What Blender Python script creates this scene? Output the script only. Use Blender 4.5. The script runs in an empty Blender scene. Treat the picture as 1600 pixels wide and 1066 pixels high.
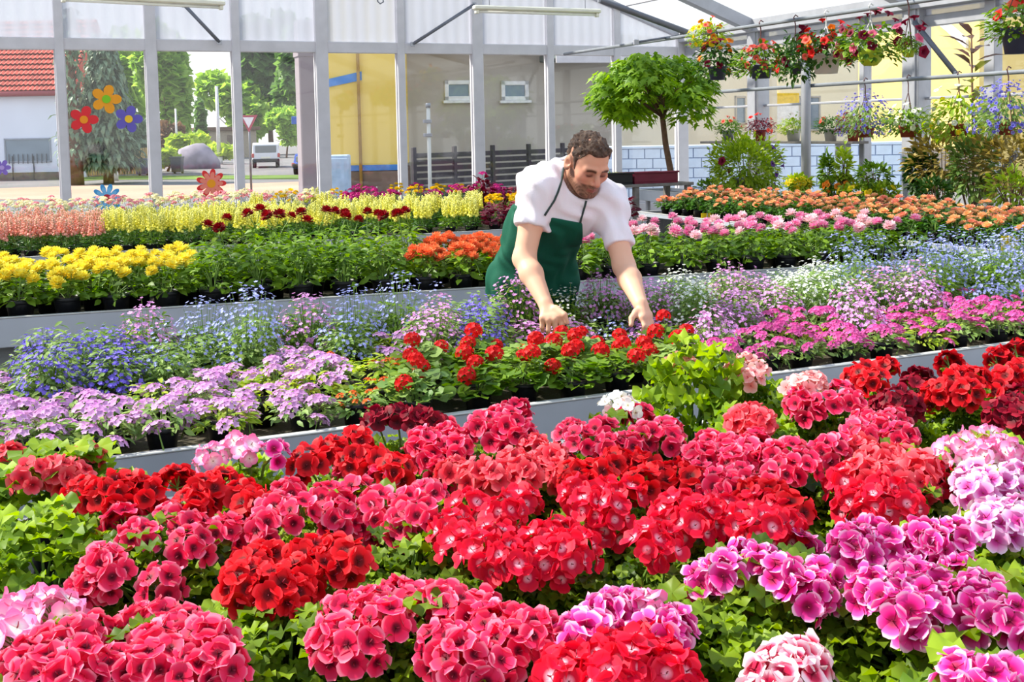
import bpy, math, random
import numpy as np
from mathutils import Vector, Matrix, Euler
SC = bpy.context.scene
COL = SC.collection
# ------------------------------------------------------------------ camera
CAM = Vector((0, 0, 1.5))
FPX, CX, CY = 1800.0, 800.0, 330.0          # focal length and principal point in pixels of the 1600x1066 frame
TH, PITCH, ROLL = math.radians(24.5), math.atan(126 / 1800), -0.019
FW = Vector((math.sin(TH) * math.cos(PITCH), math.cos(TH) * math.cos(PITCH), -math.sin(PITCH)))
_r0 = Vector((math.cos(TH), -math.sin(TH), 0))
_u0 = _r0.cross(FW)
RT = _r0 * math.cos(ROLL) + _u0 * math.sin(ROLL)
UP = _u0 * math.cos(ROLL) - _r0 * math.sin(ROLL)
cam = bpy.data.objects.new('camera', bpy.data.cameras.new('camera'))
COL.objects.link(cam)
m = Matrix.Identity(4)
for i in range(3):
    m[i][0], m[i][1], m[i][2], m[i][3] = RT[i], UP[i], -FW[i], CAM[i]
cam.matrix_world = m
cam.data.sensor_width = 36
cam.data.lens = FPX / 1600 * 36
cam.data.shift_y = -(533 - CY) / 1600
cam.data.clip_end = 600
SC.camera = cam
# ------------------------------------------------------------------ world, sun, exposure
w = bpy.data.worlds.new('sky'); SC.world = w; w.use_nodes = True
nt = w.node_tree; nt.nodes.clear()
wo = nt.nodes.new('ShaderNodeOutputWorld'); wb = nt.nodes.new('ShaderNodeBackground')
tc = nt.nodes.new('ShaderNodeTexCoord'); sp = nt.nodes.new('ShaderNodeSeparateXYZ'); rp = nt.nodes.new('ShaderNodeValToRGB')
nt.links.new(tc.outputs['Generated'], sp.inputs[0]); nt.links.new(sp.outputs['Z'], rp.inputs[0])
rp.color_ramp.elements[0].position = 0.0; rp.color_ramp.elements[0].color = (1.0, 0.99, 0.97, 1)
rp.color_ramp.elements[1].position = 0.7; rp.color_ramp.elements[1].color = (0.62, 0.78, 1.0, 1)
nt.links.new(rp.outputs[0], wb.inputs[0]); wb.inputs[1].default_value = 1.3
nt.links.new(wb.outputs[0], wo.inputs[0])
SUN_AZ, SUN_EL = math.radians(-52), math.radians(46)       # azimuth from +Y towards +X
sd = Vector((math.sin(SUN_AZ) * math.cos(SUN_EL), math.cos(SUN_AZ) * math.cos(SUN_EL), math.sin(SUN_EL)))
sl = bpy.data.lights.new('sun', 'SUN'); sl.energy = 9.0; sl.angle = math.radians(2.5); sl.color = (1.0, 0.93, 0.80)
so = bpy.data.objects.new('sun', sl); COL.objects.link(so)
so.rotation_euler = sd.to_track_quat('Z', 'Y').to_euler(); so.location = sd * 40
vs = SC.view_settings
vs.view_transform = 'Standard'; vs.look = 'None'; vs.gamma = 1.0; vs.exposure = 0.1; vs.use_curve_mapping = False
SC.cycles.max_bounces = 8; SC.cycles.transparent_max_bounces = 24
SC.cycles.caustics_reflective = False; SC.cycles.caustics_refractive = False
# ------------------------------------------------------------------ pixel helpers (turn a photo pixel into a point of the room)
def ray(x, y): return FW + RT * ((x - CX) / FPX) - UP * ((y - CY) / FPX)
def pz(x, y, z): d = ray(x, y); return CAM + d * ((z - CAM.z) / d.z)
def pd(x, y, dep): return CAM + ray(x, y) * dep
def pY(x, y, Y): d = ray(x, y); return CAM + d * (Y / d.y)
def pX(x, y, X): d = ray(x, y); return CAM + d * (X / d.x)
def proj(p):
    v = Vector(p) - CAM; z = v.dot(FW)
    return (CX + FPX * v.dot(RT) / z, CY - FPX * v.dot(UP) / z, z)
# ------------------------------------------------------------------ colours and materials
def S(r, g, b):
    def c(v):
        v /= 255.0
        return v / 12.92 if v <= 0.04045 else ((v + 0.055) / 1.055) ** 2.4
    return (c(r), c(g), c(b), 1.0)
MATS = {}
def newmat(name):
    mt = bpy.data.materials.new(name); mt.use_nodes = True
    n = mt.node_tree.nodes; n.clear()
    out = n.new('ShaderNodeOutputMaterial')
    return mt, n, mt.node_tree.links, out
def plain(name, col, rough=0.6, metal=0.0, var=0.08, scale=8.0, bump=0.0, bscale=60.0, spec=0.4, col2=None):
    """Principled surface whose colour drifts with a noise texture (object space)."""
    if name in MATS: return MATS[name]
    mt, n, L, out = newmat(name)
    b = n.new('ShaderNodeBsdfPrincipled'); b.inputs['Roughness'].default_value = rough; b.inputs['Metallic'].default_value = metal
    b.inputs['Specular IOR Level'].default_value = spec
    t = n.new('ShaderNodeTexCoord'); nz = n.new('ShaderNodeTexNoise'); nz.inputs['Scale'].default_value = scale; nz.inputs['Detail'].default_value = 4
    L.new(t.outputs['Object'], nz.inputs['Vector'])
    r = n.new('ShaderNodeValToRGB'); c = col
    c2 = col2 if col2 else tuple(min(1, v * (1 + var * 1.5)) for v in c[:3]) + (1,)
    c1 = c if col2 else tuple(v * (1 - var * 1.5) for v in c[:3]) + (1,)
    r.color_ramp.elements[0].position = 0.3; r.color_ramp.elements[0].color = c1
    r.color_ramp.elements[1].position = 0.7; r.color_ramp.elements[1].color = c2
    L.new(nz.outputs['Fac'], r.inputs[0]); L.new(r.outputs[0], b.inputs['Base Color'])
    if bump:
        n2 = n.new('ShaderNodeTexNoise'); n2.inputs['Scale'].default_value = bscale; n2.inputs['Detail'].default_value = 5
        L.new(t.outputs['Object'], n2.inputs['Vector'])
        bp = n.new('ShaderNodeBump'); bp.inputs['Strength'].default_value = bump; bp.inputs['Distance'].default_value = 0.01
        L.new(n2.outputs['Fac'], bp.inputs['Height']); L.new(bp.outputs[0], b.inputs['Normal'])
    L.new(b.outputs[0], out.inputs[0]); MATS[name] = mt
    return mt
def leafmat(name, c1, c2, trans=0.35, rough=0.5):
    """Leaf: two greens mixed per leaf, glossy skin, light shining through."""
    if name in MATS: return MATS[name]
    mt, n, L, out = newmat(name)
    b = n.new('ShaderNodeBsdfPrincipled'); b.inputs['Roughness'].default_value = rough; b.inputs['Specular IOR Level'].default_value = 0.35
    tr = n.new('ShaderNodeBsdfTranslucent'); mx = n.new('ShaderNodeMixShader'); mx.inputs[0].default_value = trans
    g = n.new('ShaderNodeNewGeometry'); oi = n.new('ShaderNodeObjectInfo')
    ad = n.new('ShaderNodeMath'); ad.operation = 'MULTIPLY_ADD'; ad.inputs[1].default_value = 0.75
    ml = n.new('ShaderNodeMath'); ml.operation = 'MULTIPLY'; ml.inputs[1].default_value = 0.25
    L.new(oi.outputs['Random'], ml.inputs[0]); L.new(g.outputs['Random Per Island'], ad.inputs[0]); L.new(ml.outputs[0], ad.inputs[2])
    mc = n.new('ShaderNodeMix'); mc.data_type = 'RGBA'; mc.inputs[6].default_value = c1; mc.inputs[7].default_value = c2
    L.new(ad.outputs[0], mc.inputs[0]); L.new(mc.outputs[2], b.inputs['Base Color'])
    hs = n.new('ShaderNodeHueSaturation'); hs.inputs['Saturation'].default_value = 1.1; hs.inputs['Value'].default_value = 1.5
    L.new(mc.outputs[2], hs.inputs['Color']); L.new(hs.outputs[0], tr.inputs['Color'])
    L.new(b.outputs[0], mx.inputs[1]); L.new(tr.outputs[0], mx.inputs[2]); L.new(mx.outputs[0], out.inputs[0]); MATS[name] = mt
    return mt
def petalmat(name, stops, radius=1.0, trans=0.25, island=0.25):
    """Petal: colour by distance from the blossom's own centre (object space), small shift per petal and per blossom."""
    if name in MATS: return MATS[name]
    mt, n, L, out = newmat(name)
    b = n.new('ShaderNodeBsdfPrincipled'); b.inputs['Roughness'].default_value = 0.55; b.inputs['Specular IOR Level'].default_value = 0.2
    tr = n.new('ShaderNodeBsdfTranslucent'); mx = n.new('ShaderNodeMixShader'); mx.inputs[0].default_value = trans
    t = n.new('ShaderNodeTexCoord'); ln = n.new('ShaderNodeVectorMath'); ln.operation = 'LENGTH'
    L.new(t.outputs['Object'], ln.inputs[0])
    dv = n.new('ShaderNodeMath'); dv.operation = 'DIVIDE'; dv.inputs[1].default_value = radius; L.new(ln.outputs['Value'], dv.inputs[0])
    r = n.new('ShaderNodeValToRGB'); els = r.color_ramp.elements
    while len(els) < len(stops): els.new(0.5)
    for e, (p, c) in zip(els, stops): e.position = p; e.color = c
    L.new(dv.outputs[0], r.inputs[0])
    g = n.new('ShaderNodeNewGeometry'); oi = n.new('ShaderNodeObjectInfo')
    a = n.new('ShaderNodeMath'); a.operation = 'ADD'; L.new(g.outputs['Random Per Island'], a.inputs[0]); L.new(oi.outputs['Random'], a.inputs[1])
    v = n.new('ShaderNodeMath'); v.operation = 'MULTIPLY_ADD'; v.inputs[1].default_value = island; v.inputs[2].default_value = 1 - island
    L.new(a.outputs[0], v.inputs[0])
    hs = n.new('ShaderNodeHueSaturation'); L.new(v.outputs[0], hs.inputs['Value']); L.new(r.outputs[0], hs.inputs['Color'])
    L.new(hs.outputs[0], b.inputs['Base Color']); L.new(hs.outputs[0], tr.inputs['Color'])
    L.new(b.outputs[0], mx.inputs[1]); L.new(tr.outputs[0], mx.inputs[2]); L.new(mx.outputs[0], out.inputs[0]); MATS[name] = mt
    return mt
def glassmat(name, tint=(0.93, 0.97, 0.97, 1), refl=0.07, haze=0.0, hazecol=(0.8, 0.82, 0.85, 1), rough=0.03, ribs=0.0):
    """Thin sheet: lets light straight through, mirrors a little, haze scatters part of it."""
    if name in MATS: return MATS[name]
    mt, n, L, out = newmat(name)
    tr = n.new('ShaderNodeBsdfTransparent'); tr.inputs[0].default_value = tint
    gl = n.new('ShaderNodeBsdfGlossy'); gl.inputs['Roughness'].default_value = rough
    mx = n.new('ShaderNodeMixShader'); mx.inputs[0].default_value = refl
    L.new(tr.outputs[0], mx.inputs[1]); L.new(gl.outputs[0], mx.inputs[2])
    last = mx
    if haze:
        tl = n.new('ShaderNodeBsdfTranslucent'); tl.inputs[0].default_value = hazecol
        df = n.new('ShaderNodeBsdfDiffuse'); df.inputs[0].default_value = hazecol
        m2 = n.new('ShaderNodeMixShader'); m2.inputs[0].default_value = 0.6; L.new(df.outputs[0], m2.inputs[1]); L.new(tl.outputs[0], m2.inputs[2])
        m3 = n.new('ShaderNodeMixShader'); m3.inputs[0].default_value = haze
        if ribs:
            t = n.new('ShaderNodeTexCoord'); wv = n.new('ShaderNodeTexWave'); wv.inputs['Scale'].default_value = ribs; wv.inputs['Distortion'].default_value = 0.4
            L.new(t.outputs['Object'], wv.inputs['Vector'])
            mr = n.new('ShaderNodeMapRange'); mr.inputs['To Min'].default_value = haze - 0.1; mr.inputs['To Max'].default_value = min(1, haze + 0.06)
            L.new(wv.outputs['Fac'], mr.inputs['Value']); L.new(mr.outputs[0], m3.inputs[0])
        L.new(mx.outputs[0], m3.inputs[1]); L.new(m2.outputs[0], m3.inputs[2]); last = m3
    L.new(last.outputs[0], out.inputs[0]); MATS[name] = mt
    return mt
# ------------------------------------------------------------------ mesh builder
class MB:
    def __init__(s): s.v, s.f, s.k = [], [], []
    def add(s, verts, faces, k=0, M=None):
        o = len(s.v)
        s.v += [tuple(M @ Vector(p)) for p in verts] if M is not None else [tuple(p) for p in verts]
        s.f += [tuple(i + o for i in f) for f in faces]; s.k += [k] * len(faces)
        return s
    def box(s, a, b, k=0, M=None):
        (x0, y0, z0), (x1, y1, z1) = a, b
        v = [(x0, y0, z0), (x1, y0, z0), (x1, y1, z0), (x0, y1, z0), (x0, y0, z1), (x1, y0, z1), (x1, y1, z1), (x0, y1, z1)]
        return s.add(v, [(0, 3, 2, 1), (4, 5, 6, 7), (0, 1, 5, 4), (1, 2, 6, 5), (2, 3, 7, 6), (3, 0, 4, 7)], k, M)
    def bbox(s, a, b, bev=0.004, k=0, M=None):
        """box with chamfered edges"""
        a, b = Vector(a), Vector(b); lo = Vector([min(a[i], b[i]) for i in range(3)]); hi = Vector([max(a[i], b[i]) for i in range(3)])
        c = (lo + hi) / 2; h = (hi - lo) / 2; e = min(bev, min(h) * 0.8); vs, idx = [], {}
        for sx in (-1, 1):
            for sy in (-1, 1):
                for sz in (-1, 1):
                    for ax in range(3):
                        p = [sx * h[0], sy * h[1], sz * h[2]]
                        for q in range(3):
                            if q != ax: p[q] -= math.copysign(e, p[q])
                        idx[(sx, sy, sz, ax)] = len(vs); vs.append((c[0] + p[0], c[1] + p[1], c[2] + p[2]))
        fs = []
        for ax in range(3):
            o1, o2 = [q for q in range(3) if q != ax]
            for sg in (-1, 1):
                q = []
                for (p1, p2) in ((-1, -1), (1, -1), (1, 1), (-1, 1)):
                    t = [0, 0, 0]; t[ax] = sg; t[o1] = p1; t[o2] = p2; q.append(idx[(t[0], t[1], t[2], ax)])
                fs.append(tuple(q if (sg > 0) == (ax != 1) else q[::-1]))
            for s1 in (-1, 1):
                for s2 in (-1, 1):
                    def g(va, A):
                        t = [0, 0, 0]; t[ax] = va; t[o1] = s1; t[o2] = s2; return idx[(t[0], t[1], t[2], A)]
                    q = [g(-1, o1), g(1, o1), g(1, o2), g(-1, o2)]
                    flip = (s1 * s2 > 0) == (ax != 1)
                    fs.append(tuple(q[::-1] if flip else q))
        for sx in (-1, 1):
            for sy in (-1, 1):
                for sz in (-1, 1):
                    t = tuple(idx[(sx, sy, sz, ax)] for ax in range(3)); fs.append(t if sx * sy * sz > 0 else t[::-1])
        return s.add(vs, fs, k, M)
    def tube(s, pts, r, n=8, k=0, cap=True):
        pts = [Vector(p) for p in pts]; rs = r if isinstance(r, (list, tuple)) else [r] * len(pts)
        vs, fs = [], []; ref = None
        for i, p in enumerate(pts):
            t = (pts[min(i + 1, len(pts) - 1)] - pts[max(i - 1, 0)]); t = t.normalized() if t.length > 1e-9 else Vector((0, 0, 1))
            if ref is None: ref = t.cross(Vector((0.31, 0.9, 0.17))).normalized()
            ref = (ref - t * ref.dot(t)).normalized(); b = t.cross(ref)
            for j in range(n):
                a = 2 * math.pi * j / n; vs.append(p + (ref * math.cos(a) + b * math.sin(a)) * rs[i])
        for i in range(len(pts) - 1):
            for j in range(n):
                q = (j + 1) % n; fs.append((i * n + j, i * n + q, (i + 1) * n + q, (i + 1) * n + j))
        if cap: fs.append(tuple(range(n))[::-1]); fs.append(tuple(range((len(pts) - 1) * n, len(pts) * n)))
        return s.add(vs, fs, k)
    def lathe(s, prof, n=16, k=0, M=None):
        vs, fs = [], []
        for (r, z) in prof:
            for j in range(n):
                a = 2 * math.pi * j / n; vs.append((r * math.cos(a), r * math.sin(a), z))
        for i in range(len(prof) - 1):
            for j in range(n):
                q = (j + 1) % n; fs.append((i * n + j, i * n + q, (i + 1) * n + q, (i + 1) * n + j))
        return s.add(vs, fs, k, M)
    def disc(s, r, z, n=16, k=0, M=None):
        vs = [(0, 0, z)] + [(r * math.cos(2 * math.pi * j / n), r * math.sin(2 * math.pi * j / n), z) for j in range(n)]
        return s.add(vs, [(0, j + 1, (j + 1) % n + 1) for j in range(n)], k, M)
    def poly(s, pts, thick, k=0, M=None):
        """prism: outline pts in the local xz plane, extruded along local y"""
        n = len(pts)
        vs = [(x, -thick / 2, z) for x, z in pts] + [(x, thick / 2, z) for x, z in pts]
        fs = [tuple(range(n)), tuple(range(2 * n - 1, n - 1, -1))] + [(i, i + n, (i + 1) % n + n, (i + 1) % n) for i in range(n)]
        return s.add(vs, fs, k, M)
    def ball(s, c, r, n=10, mrow=6, k=0):
        c = Vector(c); r = r if isinstance(r, (tuple, list)) else (r, r, r)
        vs = [c + Vector((0, 0, r[2]))]; fs = []
        for i in range(1, mrow):
            ph = math.pi * i / mrow
            for j in range(n):
                a = 2 * math.pi * j / n; vs.append(c + Vector((r[0] * math.sin(ph) * math.cos(a), r[1] * math.sin(ph) * math.sin(a), r[2] * math.cos(ph))))
        vs.append(c - Vector((0, 0, r[2]))); last = len(vs) - 1
        for j in range(n):
            q = (j + 1) % n; fs.append((0, 1 + j, 1 + q)); fs.append((last, last - n + q, last - n + j))
            for i in range(mrow - 2): fs.append((1 + i * n + j, 1 + (i + 1) * n + j, 1 + (i + 1) * n + q, 1 + i * n + q))
        return s.add(vs, fs, k)
    def mesh(s, name, mats, smooth=False):
        me = bpy.data.meshes.new(name); me.from_pydata([tuple(p) for p in s.v], [], s.f)
        for mt in (mats if isinstance(mats, (list, tuple)) else [mats]): me.materials.append(mt)
        me.polygons.foreach_set('material_index', s.k)
        if smooth: me.polygons.foreach_set('use_smooth', [True] * len(s.f))
        me.update(); return me
def link(name, data, parent=None, loc=None, rot=None, scale=None, **props):
    o = bpy.data.objects.new(name, data); COL.objects.link(o)
    if parent is not None: o.parent = parent
    if loc is not None: o.location = loc
    if rot is not None: o.rotation_euler = rot
    if scale is not None: o.scale = scale if isinstance(scale, (tuple, list, Vector)) else (scale,) * 3
    for k, v in props.items():
        if v is not None: o[k] = v
    return o
def build(name, mb, mats, parent=None, smooth=False, **kw): return link(name, mb.mesh(name, mats, smooth), parent, **kw)
def frame(pos, y, zhint=(0, 0, 1), scale=1.0):
    """matrix with local y along y and local z near zhint"""
    y = Vector(y).normalized(); z = Vector(zhint); x = y.cross(z)
    if x.length < 1e-5: x = y.cross(Vector((0.3, 0.8, 0.5)))
    x.normalize(); z = x.cross(y)
    M = Matrix.Identity(4)
    for i in range(3): M[i][0], M[i][1], M[i][2], M[i][3] = x[i] * scale, y[i] * scale, z[i] * scale, pos[i]
    return M
def zframe(pos, z, spin=0.0, scale=1.0):
    z = Vector(z).normalized(); q = z.to_track_quat('Z', 'Y')
    return Matrix.Translation(Vector(pos)) @ q.to_matrix().to_4x4() @ Matrix.Rotation(spin, 4, 'Z') @ Matrix.Scale(scale, 4)
ORD = 'first second third fourth fifth sixth seventh eighth ninth tenth eleventh twelfth thirteenth fourteenth fifteenth sixteenth seventeenth eighteenth nineteenth twentieth'.split()
TEN = {2: 'twenty', 3: 'thirty', 4: 'forty'}
def ordinal(i):
    if i < 20: return ORD[i]
    t, u = (i + 1) // 10, (i + 1) % 10
    return {2: 'twentieth', 3: 'thirtieth', 4: 'fortieth'}[t] if u == 0 else TEN[t] + '-' + ORD[u - 1]
# ================================================================== greenhouse shell
BY, RX, LX, FY = 14.4, 9.4, -3.0, -3.0        # back wall, right wall, left wall, front wall
EAVE, RAIL, RIDGEX, RIDGEZ = 2.85, 2.60, 3.2, 5.1
M_alu = plain('galvanised_steel', S(176, 176, 184), 0.45, 0.25, 0.06, 6)
M_alul = plain('pale_aluminium', S(208, 204, 210), 0.5, 0.0, 0.05, 5)
M_steel = plain('dark_steel', S(112, 114, 124), 0.5, 0.4, 0.08, 6)
M_conc = plain('concrete', S(120, 116, 110), 0.85, 0, 0.15, 3, 0.3, 40)
M_glass = glassmat('clear_glass', (0.97, 0.985, 0.985, 1), 0.045)
M_roofg = glassmat('roof_glass', (0.95, 0.97, 0.97, 1), 0.04)
M_poly = glassmat('twinwall_sheet', (0.80, 0.83, 0.87, 1), 0.05, 0.62, S(222, 224, 232), 0.2, 2.0)
fl = MB().box((LX, FY, -0.25), (RX, BY, 0.0)); floor = build('floor', fl, M_conc, kind='structure')
# ---- back wall
wb_ = MB()
wb_.bbox((LX, BY - 0.05, RAIL - 0.07), (RX, BY + 0.05, RAIL + 0.07), 0.006)
wb_.bbox((LX, BY - 0.03, 0.42), (RX, BY + 0.03, 0.50), 0.006)
wb_.bbox((LX, BY - 0.06, 0.0), (RX, BY + 0.06, 0.42), 0.006)
wall_back = build('wall_back', wb_, M_alul, kind='structure')
def roofz(x): return EAVE + (RIDGEZ - EAVE) * ((RX - x) / (RX - RIDGEX) if x > RIDGEX else (x - LX) / (RIDGEX - LX))
post_px = [(97, 0.10), (239, 0.13), (371, 0.10), (504, 0.16), (627, 0.10), (746, 0.155), (859, 0.10), (963, 0.10)]
post_x = [(pY(px, 180, BY).x, w_) for px, w_ in post_px]
allp = [(-2.0, 0.1), (-1.0, 0.12)] + post_x + [(RX - 0.08, 0.17)]
for x, w_ in allp:
    p = MB().bbox((-w_ / 2, -0.07, 0), (w_ / 2, 0.06, roofz(x) - 0.03), 0.008)
    p.box((-w_ / 2 - 0.012, -0.02, 0), (-w_ / 2, 0.02, RAIL)); p.box((w_ / 2, -0.02, 0), (w_ / 2 + 0.012, 0.02, RAIL))
    build('post', p, M_alul, wall_back, loc=(x, BY, 0))
edges = [LX] + [x for x, _ in allp]
for a, b in zip(edges[:-1], edges[1:]):
    g = MB().box((a + 0.05, BY - 0.004, 0.5), (b - 0.05, BY + 0.004, RAIL - 0.07)); build('pane', g, M_glass, wall_back)
    outl = [(a + 0.05, RAIL + 0.07), (b - 0.05, RAIL + 0.07), (b - 0.05, roofz(b) - 0.05)] + ([(RIDGEX, RIDGEZ - 0.05)] if a < RIDGEX < b else []) + [(a + 0.05, roofz(a) - 0.05)]
    u = MB().poly(outl, 0.02, 0, Matrix.Translation((0, BY, 0))); build('gable_sheet', u, M_poly, wall_back)
# ---- right wall
wr = MB()
wr.bbox((RX - 0.05, FY, RAIL - 0.06), (RX + 0.05, BY, RAIL + 0.06), 0.006)
wr.bbox((RX - 0.02, FY, 1.75), (RX + 0.02, BY, 1.78), 0.006)
wr.bbox((RX - 0.06, FY, 0), (RX + 0.06, BY, 0.42), 0.006)
wall_right = build('wall_right', wr, M_alu, kind='structure')
ry = [pX(1186, 180, RX).y, pX(1352, 180, RX).y, pX(1433, 180, RX).y, pX(1551, 180, RX).y]
rposts = [(ry[0], 0.26), (ry[1], 0.09), (ry[2], 0.27), (ry[3], 0.14), (7.1, 0.27), (5.6, 0.1), (4.2, 0.27), (2.6, 0.1), (1.3, 0.27), (-0.5, 0.1)]
for y, w_ in rposts:
    p = MB()
    if w_ > 0.2:      # rolled I-section: web with two flanges
        p.bbox((-0.12, -w_ / 2, 0), (0.08, w_ / 2 - .04, EAVE), 0.012); p.bbox((-0.14, -w_ / 2 + .03, 0), (-0.11, -w_ / 2 + .07, EAVE), 0.004); p.bbox((-0.10, w_ / 2 - .05, 0), (0.06, w_ / 2, EAVE), 0.006)
    else: p.bbox((-0.06, -w_ / 2, 0), (0.06, w_ / 2, EAVE), 0.008)
    build('post', p, M_alu, wall_right, loc=(RX, y, 0))
ed = sorted([BY] + [y for y, _ in rposts] + [FY])
for a, b in zip(ed[:-1], ed[1:]):
    build('pane', MB().box((RX - 0.004, a + 0.05, 0.42), (RX + 0.004, b - 0.05, RAIL - 0.06)), M_glass, wall_right)
    build('gable_sheet', MB().box((RX - 0.01, a + 0.05, RAIL + 0.06), (RX + 0.01, b - 0.05, EAVE - 0.06)), M_poly, wall_right)
# ---- roof: rafters, purlins, gutters, glass
rf = MB()
for y in [BY - 0.05, ry[0], ry[2], 7.1, 4.2, 1.3, -1.6]:
    for xa, xb in ((RX, RIDGEX), (LX, RIDGEX)):
        z0, z1 = EAVE, RIDGEZ; w_ = 0.05 if y > 14 else 0.07; h = 0.1 if y > 14 else 0.16
        v = [(xa, y - w_, z0 - h), (xa, y + w_, z0 - h), (xa, y + w_, z0), (xa, y - w_, z0), (xb, y - w_, z1 - h), (xb, y + w_, z1 - h), (xb, y + w_, z1), (xb, y - w_, z1)]
        rf.add(v, [(0, 1, 2, 3), (7, 6, 5, 4), (0, 4, 5, 1), (1, 5, 6, 2), (2, 6, 7, 3), (3, 7, 4, 0)])
ceiling = build('ceiling', rf, M_alu, kind='structure')
for sx, xe in ((1, RX), (-1, LX)):
    build('gutter', MB().bbox((xe - 0.16, FY, EAVE - 0.12), (xe + 0.1, BY, EAVE + 0.06), 0.01), M_alu, ceiling)
    for i in range(1, 6):
        t = i / 6; x = xe + (RIDGEX - xe) * t; z = EAVE + (RIDGEZ - EAVE) * t
        build('purlin', MB().bbox((x - 0.03, FY, z), (x + 0.03, BY, z + 0.06), 0.006), M_alul, ceiling)
build('ridge_beam', MB().bbox((RIDGEX - 0.08, FY, RIDGEZ), (RIDGEX + 0.08, BY, RIDGEZ + 0.12), 0.01), M_alul, ceiling)
yb = np.linspace(FY, BY, 12)
for xe in (RX, LX):
    for a, b in zip(yb[:-1], yb[1:]):
        v = [(xe, a, EAVE + 0.07), (xe, b - 0.03, EAVE + 0.07), (RIDGEX, b - 0.03, RIDGEZ + 0.07), (RIDGEX, a, RIDGEZ + 0.07)]
        v += [(p[0], p[1], p[2] + 0.008) for p in v]
        build('roof_pane', MB().add(v, [(0, 1, 2, 3), (7, 6, 5, 4), (0, 4, 5, 1), (1, 5, 6, 2), (2, 6, 7, 3), (3, 7, 4, 0)]), M_roofg, ceiling)
# left wall (outside the frame, closes the house)
wl = MB().bbox((LX - 0.05, FY, RAIL - 0.06), (LX + 0.05, BY, RAIL + 0.06), 0.006).bbox((LX - 0.06, FY, 0), (LX + 0.06, BY, 0.42), 0.006)
wall_left = build('wall_left', wl, M_alul, kind='structure')
for i in range(7):
    y = FY + 0.1 + i * 2.87; build('post', MB().bbox((LX - 0.06, y - 0.07, 0), (LX + 0.06, y + 0.07, EAVE), 0.006), M_alu, wall_left)
    if i < 6: build('pane', MB().box((LX - 0.004, y + 0.08, 0.42), (LX + 0.004, y + 2.78, RAIL - 0.06)), M_glass, wall_left)
# ---- steel braces, lamps, pipes
def bar(name, pts, r, mt, label, cat, group=None, n=8):
    return build(name, MB().tube(pts, r, n), mt, smooth=True, label=label, category=cat, group=group)
def strut(name, p, q, r, label):
    p, q = Vector(p), Vector(q); e = link(name, None, label=label, category='brace', group='steel braces under the gable'); e.location = p
    d = (q - p)
    build('rod', MB().tube([(0, 0, 0), d], r, 8), M_steel, e, True)
    for t in (0.0, 1.0):
        build('end_plate', MB().bbox((-0.03, -0.012, -0.03), (0.03, 0.012, 0.03), 0.004), M_alu, e, loc=d * t)
    return e
B2 = BY - 0.12
strut('wall_brace', pY(288, 8, B2), pY(343, 66, B2), 0.022, 'dark diagonal steel brace running down from the white light tube over the flower decals')
strut('wall_brace', pY(645, 69, B2), pY(741, 7, B2), 0.022, 'dark diagonal steel brace rising to the end of the light tube above the yellow wall')
strut('wall_brace', pX(1428, 34, RX - 0.16), pX(1494, 116, RX - 0.16), 0.03, 'pale diagonal steel brace beside the thick pillar near the hanging baskets')
strut('wall_brace', pX(1522, 318, RX - 0.16), pX(1592, 236, RX - 0.16), 0.03, 'dark diagonal steel brace rising behind the begonias under the blue lobelia basket')
strut('truss_rod', pd(938, 0, 12.5), pd(1072, 50, 13.2), 0.035, 'grey sloping truss rod running down to the corner pillar above the tree')
strut('truss_rod', pd(994, 66, 12.4), pd(1065, 55, 13.2), 0.012, 'thin dark rod poking out just above the round tree crown')
M_lampw = plain('lamp_housing', S(232, 228, 214), 0.4, 0, 0.03)
M_tubel = plain('lamp_tube', S(245, 245, 240), 0.3, 0, 0.02)
def tube_lamp(pa, pb, label):
    pa, pb = Vector(pa), Vector(pb); d = pb - pa; L_ = d.length
    e = link('tube_lamp', None, label=label, category='lamp', group='fluorescent fittings under the roof')
    e.location = (pa + pb) / 2; e.rotation_euler = (0, 0, math.atan2(d.y, d.x))
    build('housing', MB().bbox((-L_ / 2, -0.05, 0.0), (L_ / 2, 0.05, 0.05), 0.012), M_lampw, e)
    build('tube', MB().tube([(-L_ / 2 + 0.05, 0, -0.02), (L_ / 2 - 0.05, 0, -0.02)], 0.016, 10), M_tubel, e, True)
    for s_ in (-1, 1):
        build('end_cap', MB().bbox((s_ * (L_ / 2 - 0.04) - 0.02, -0.03, -0.045), (s_ * (L_ / 2 - 0.04) + 0.02, 0.03, 0.0), 0.006), M_lampw, e)
        zt = roofz(e.location.x) - e.location.z - 0.1
        build('hanger', MB().tube([(s_ * L_ * 0.38, 0, 0.05), (s_ * L_ * 0.38, 0, max(0.2, zt))], 0.004, 5), M_steel, e)
tube_lamp(pd(93, 3, 11.6), pd(350, 3, 12.6), 'long white tube lamp hanging above the orange and red flower decals')
tube_lamp(pd(740, 15, 13.2), pd(937, 21, 13.9), 'long white tube lamp hanging above the two small house windows')
hk = MB().tube([pd(590, -6, 12.8), pd(590, 2, 12.8), pd(594, 6, 12.8), pd(599, 3, 12.8), pd(598, -4, 12.8)], 0.008, 6)
build('wire_hook', hk, M_steel, label='small bent wire hook dangling from the roof above the yellow wall', category='hook')
M_pipe = plain('pipe_steel', S(134, 138, 146), 0.5, 0.3, .08)
UPX, UPZ, LOX, LOZ = 7.0, 2.49, 8.5, 1.94
bar('hanging_pipe', [(UPX, FY + 0.2, UPZ), (UPX, 13.6, UPZ)], 0.02, M_pipe, 'upper steel pipe that the dark red flower baskets hang from', 'pipe', 'basket pipes')
bar('hanging_pipe', [(LOX, FY + 0.2, LOZ), (LOX, 13.9, LOZ)], 0.022, M_pipe, 'lower steel pipe carrying the terracotta pots of blue and white flowers', 'pipe', 'basket pipes')
yp = pX(1266, 200, 8.5).y
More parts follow.
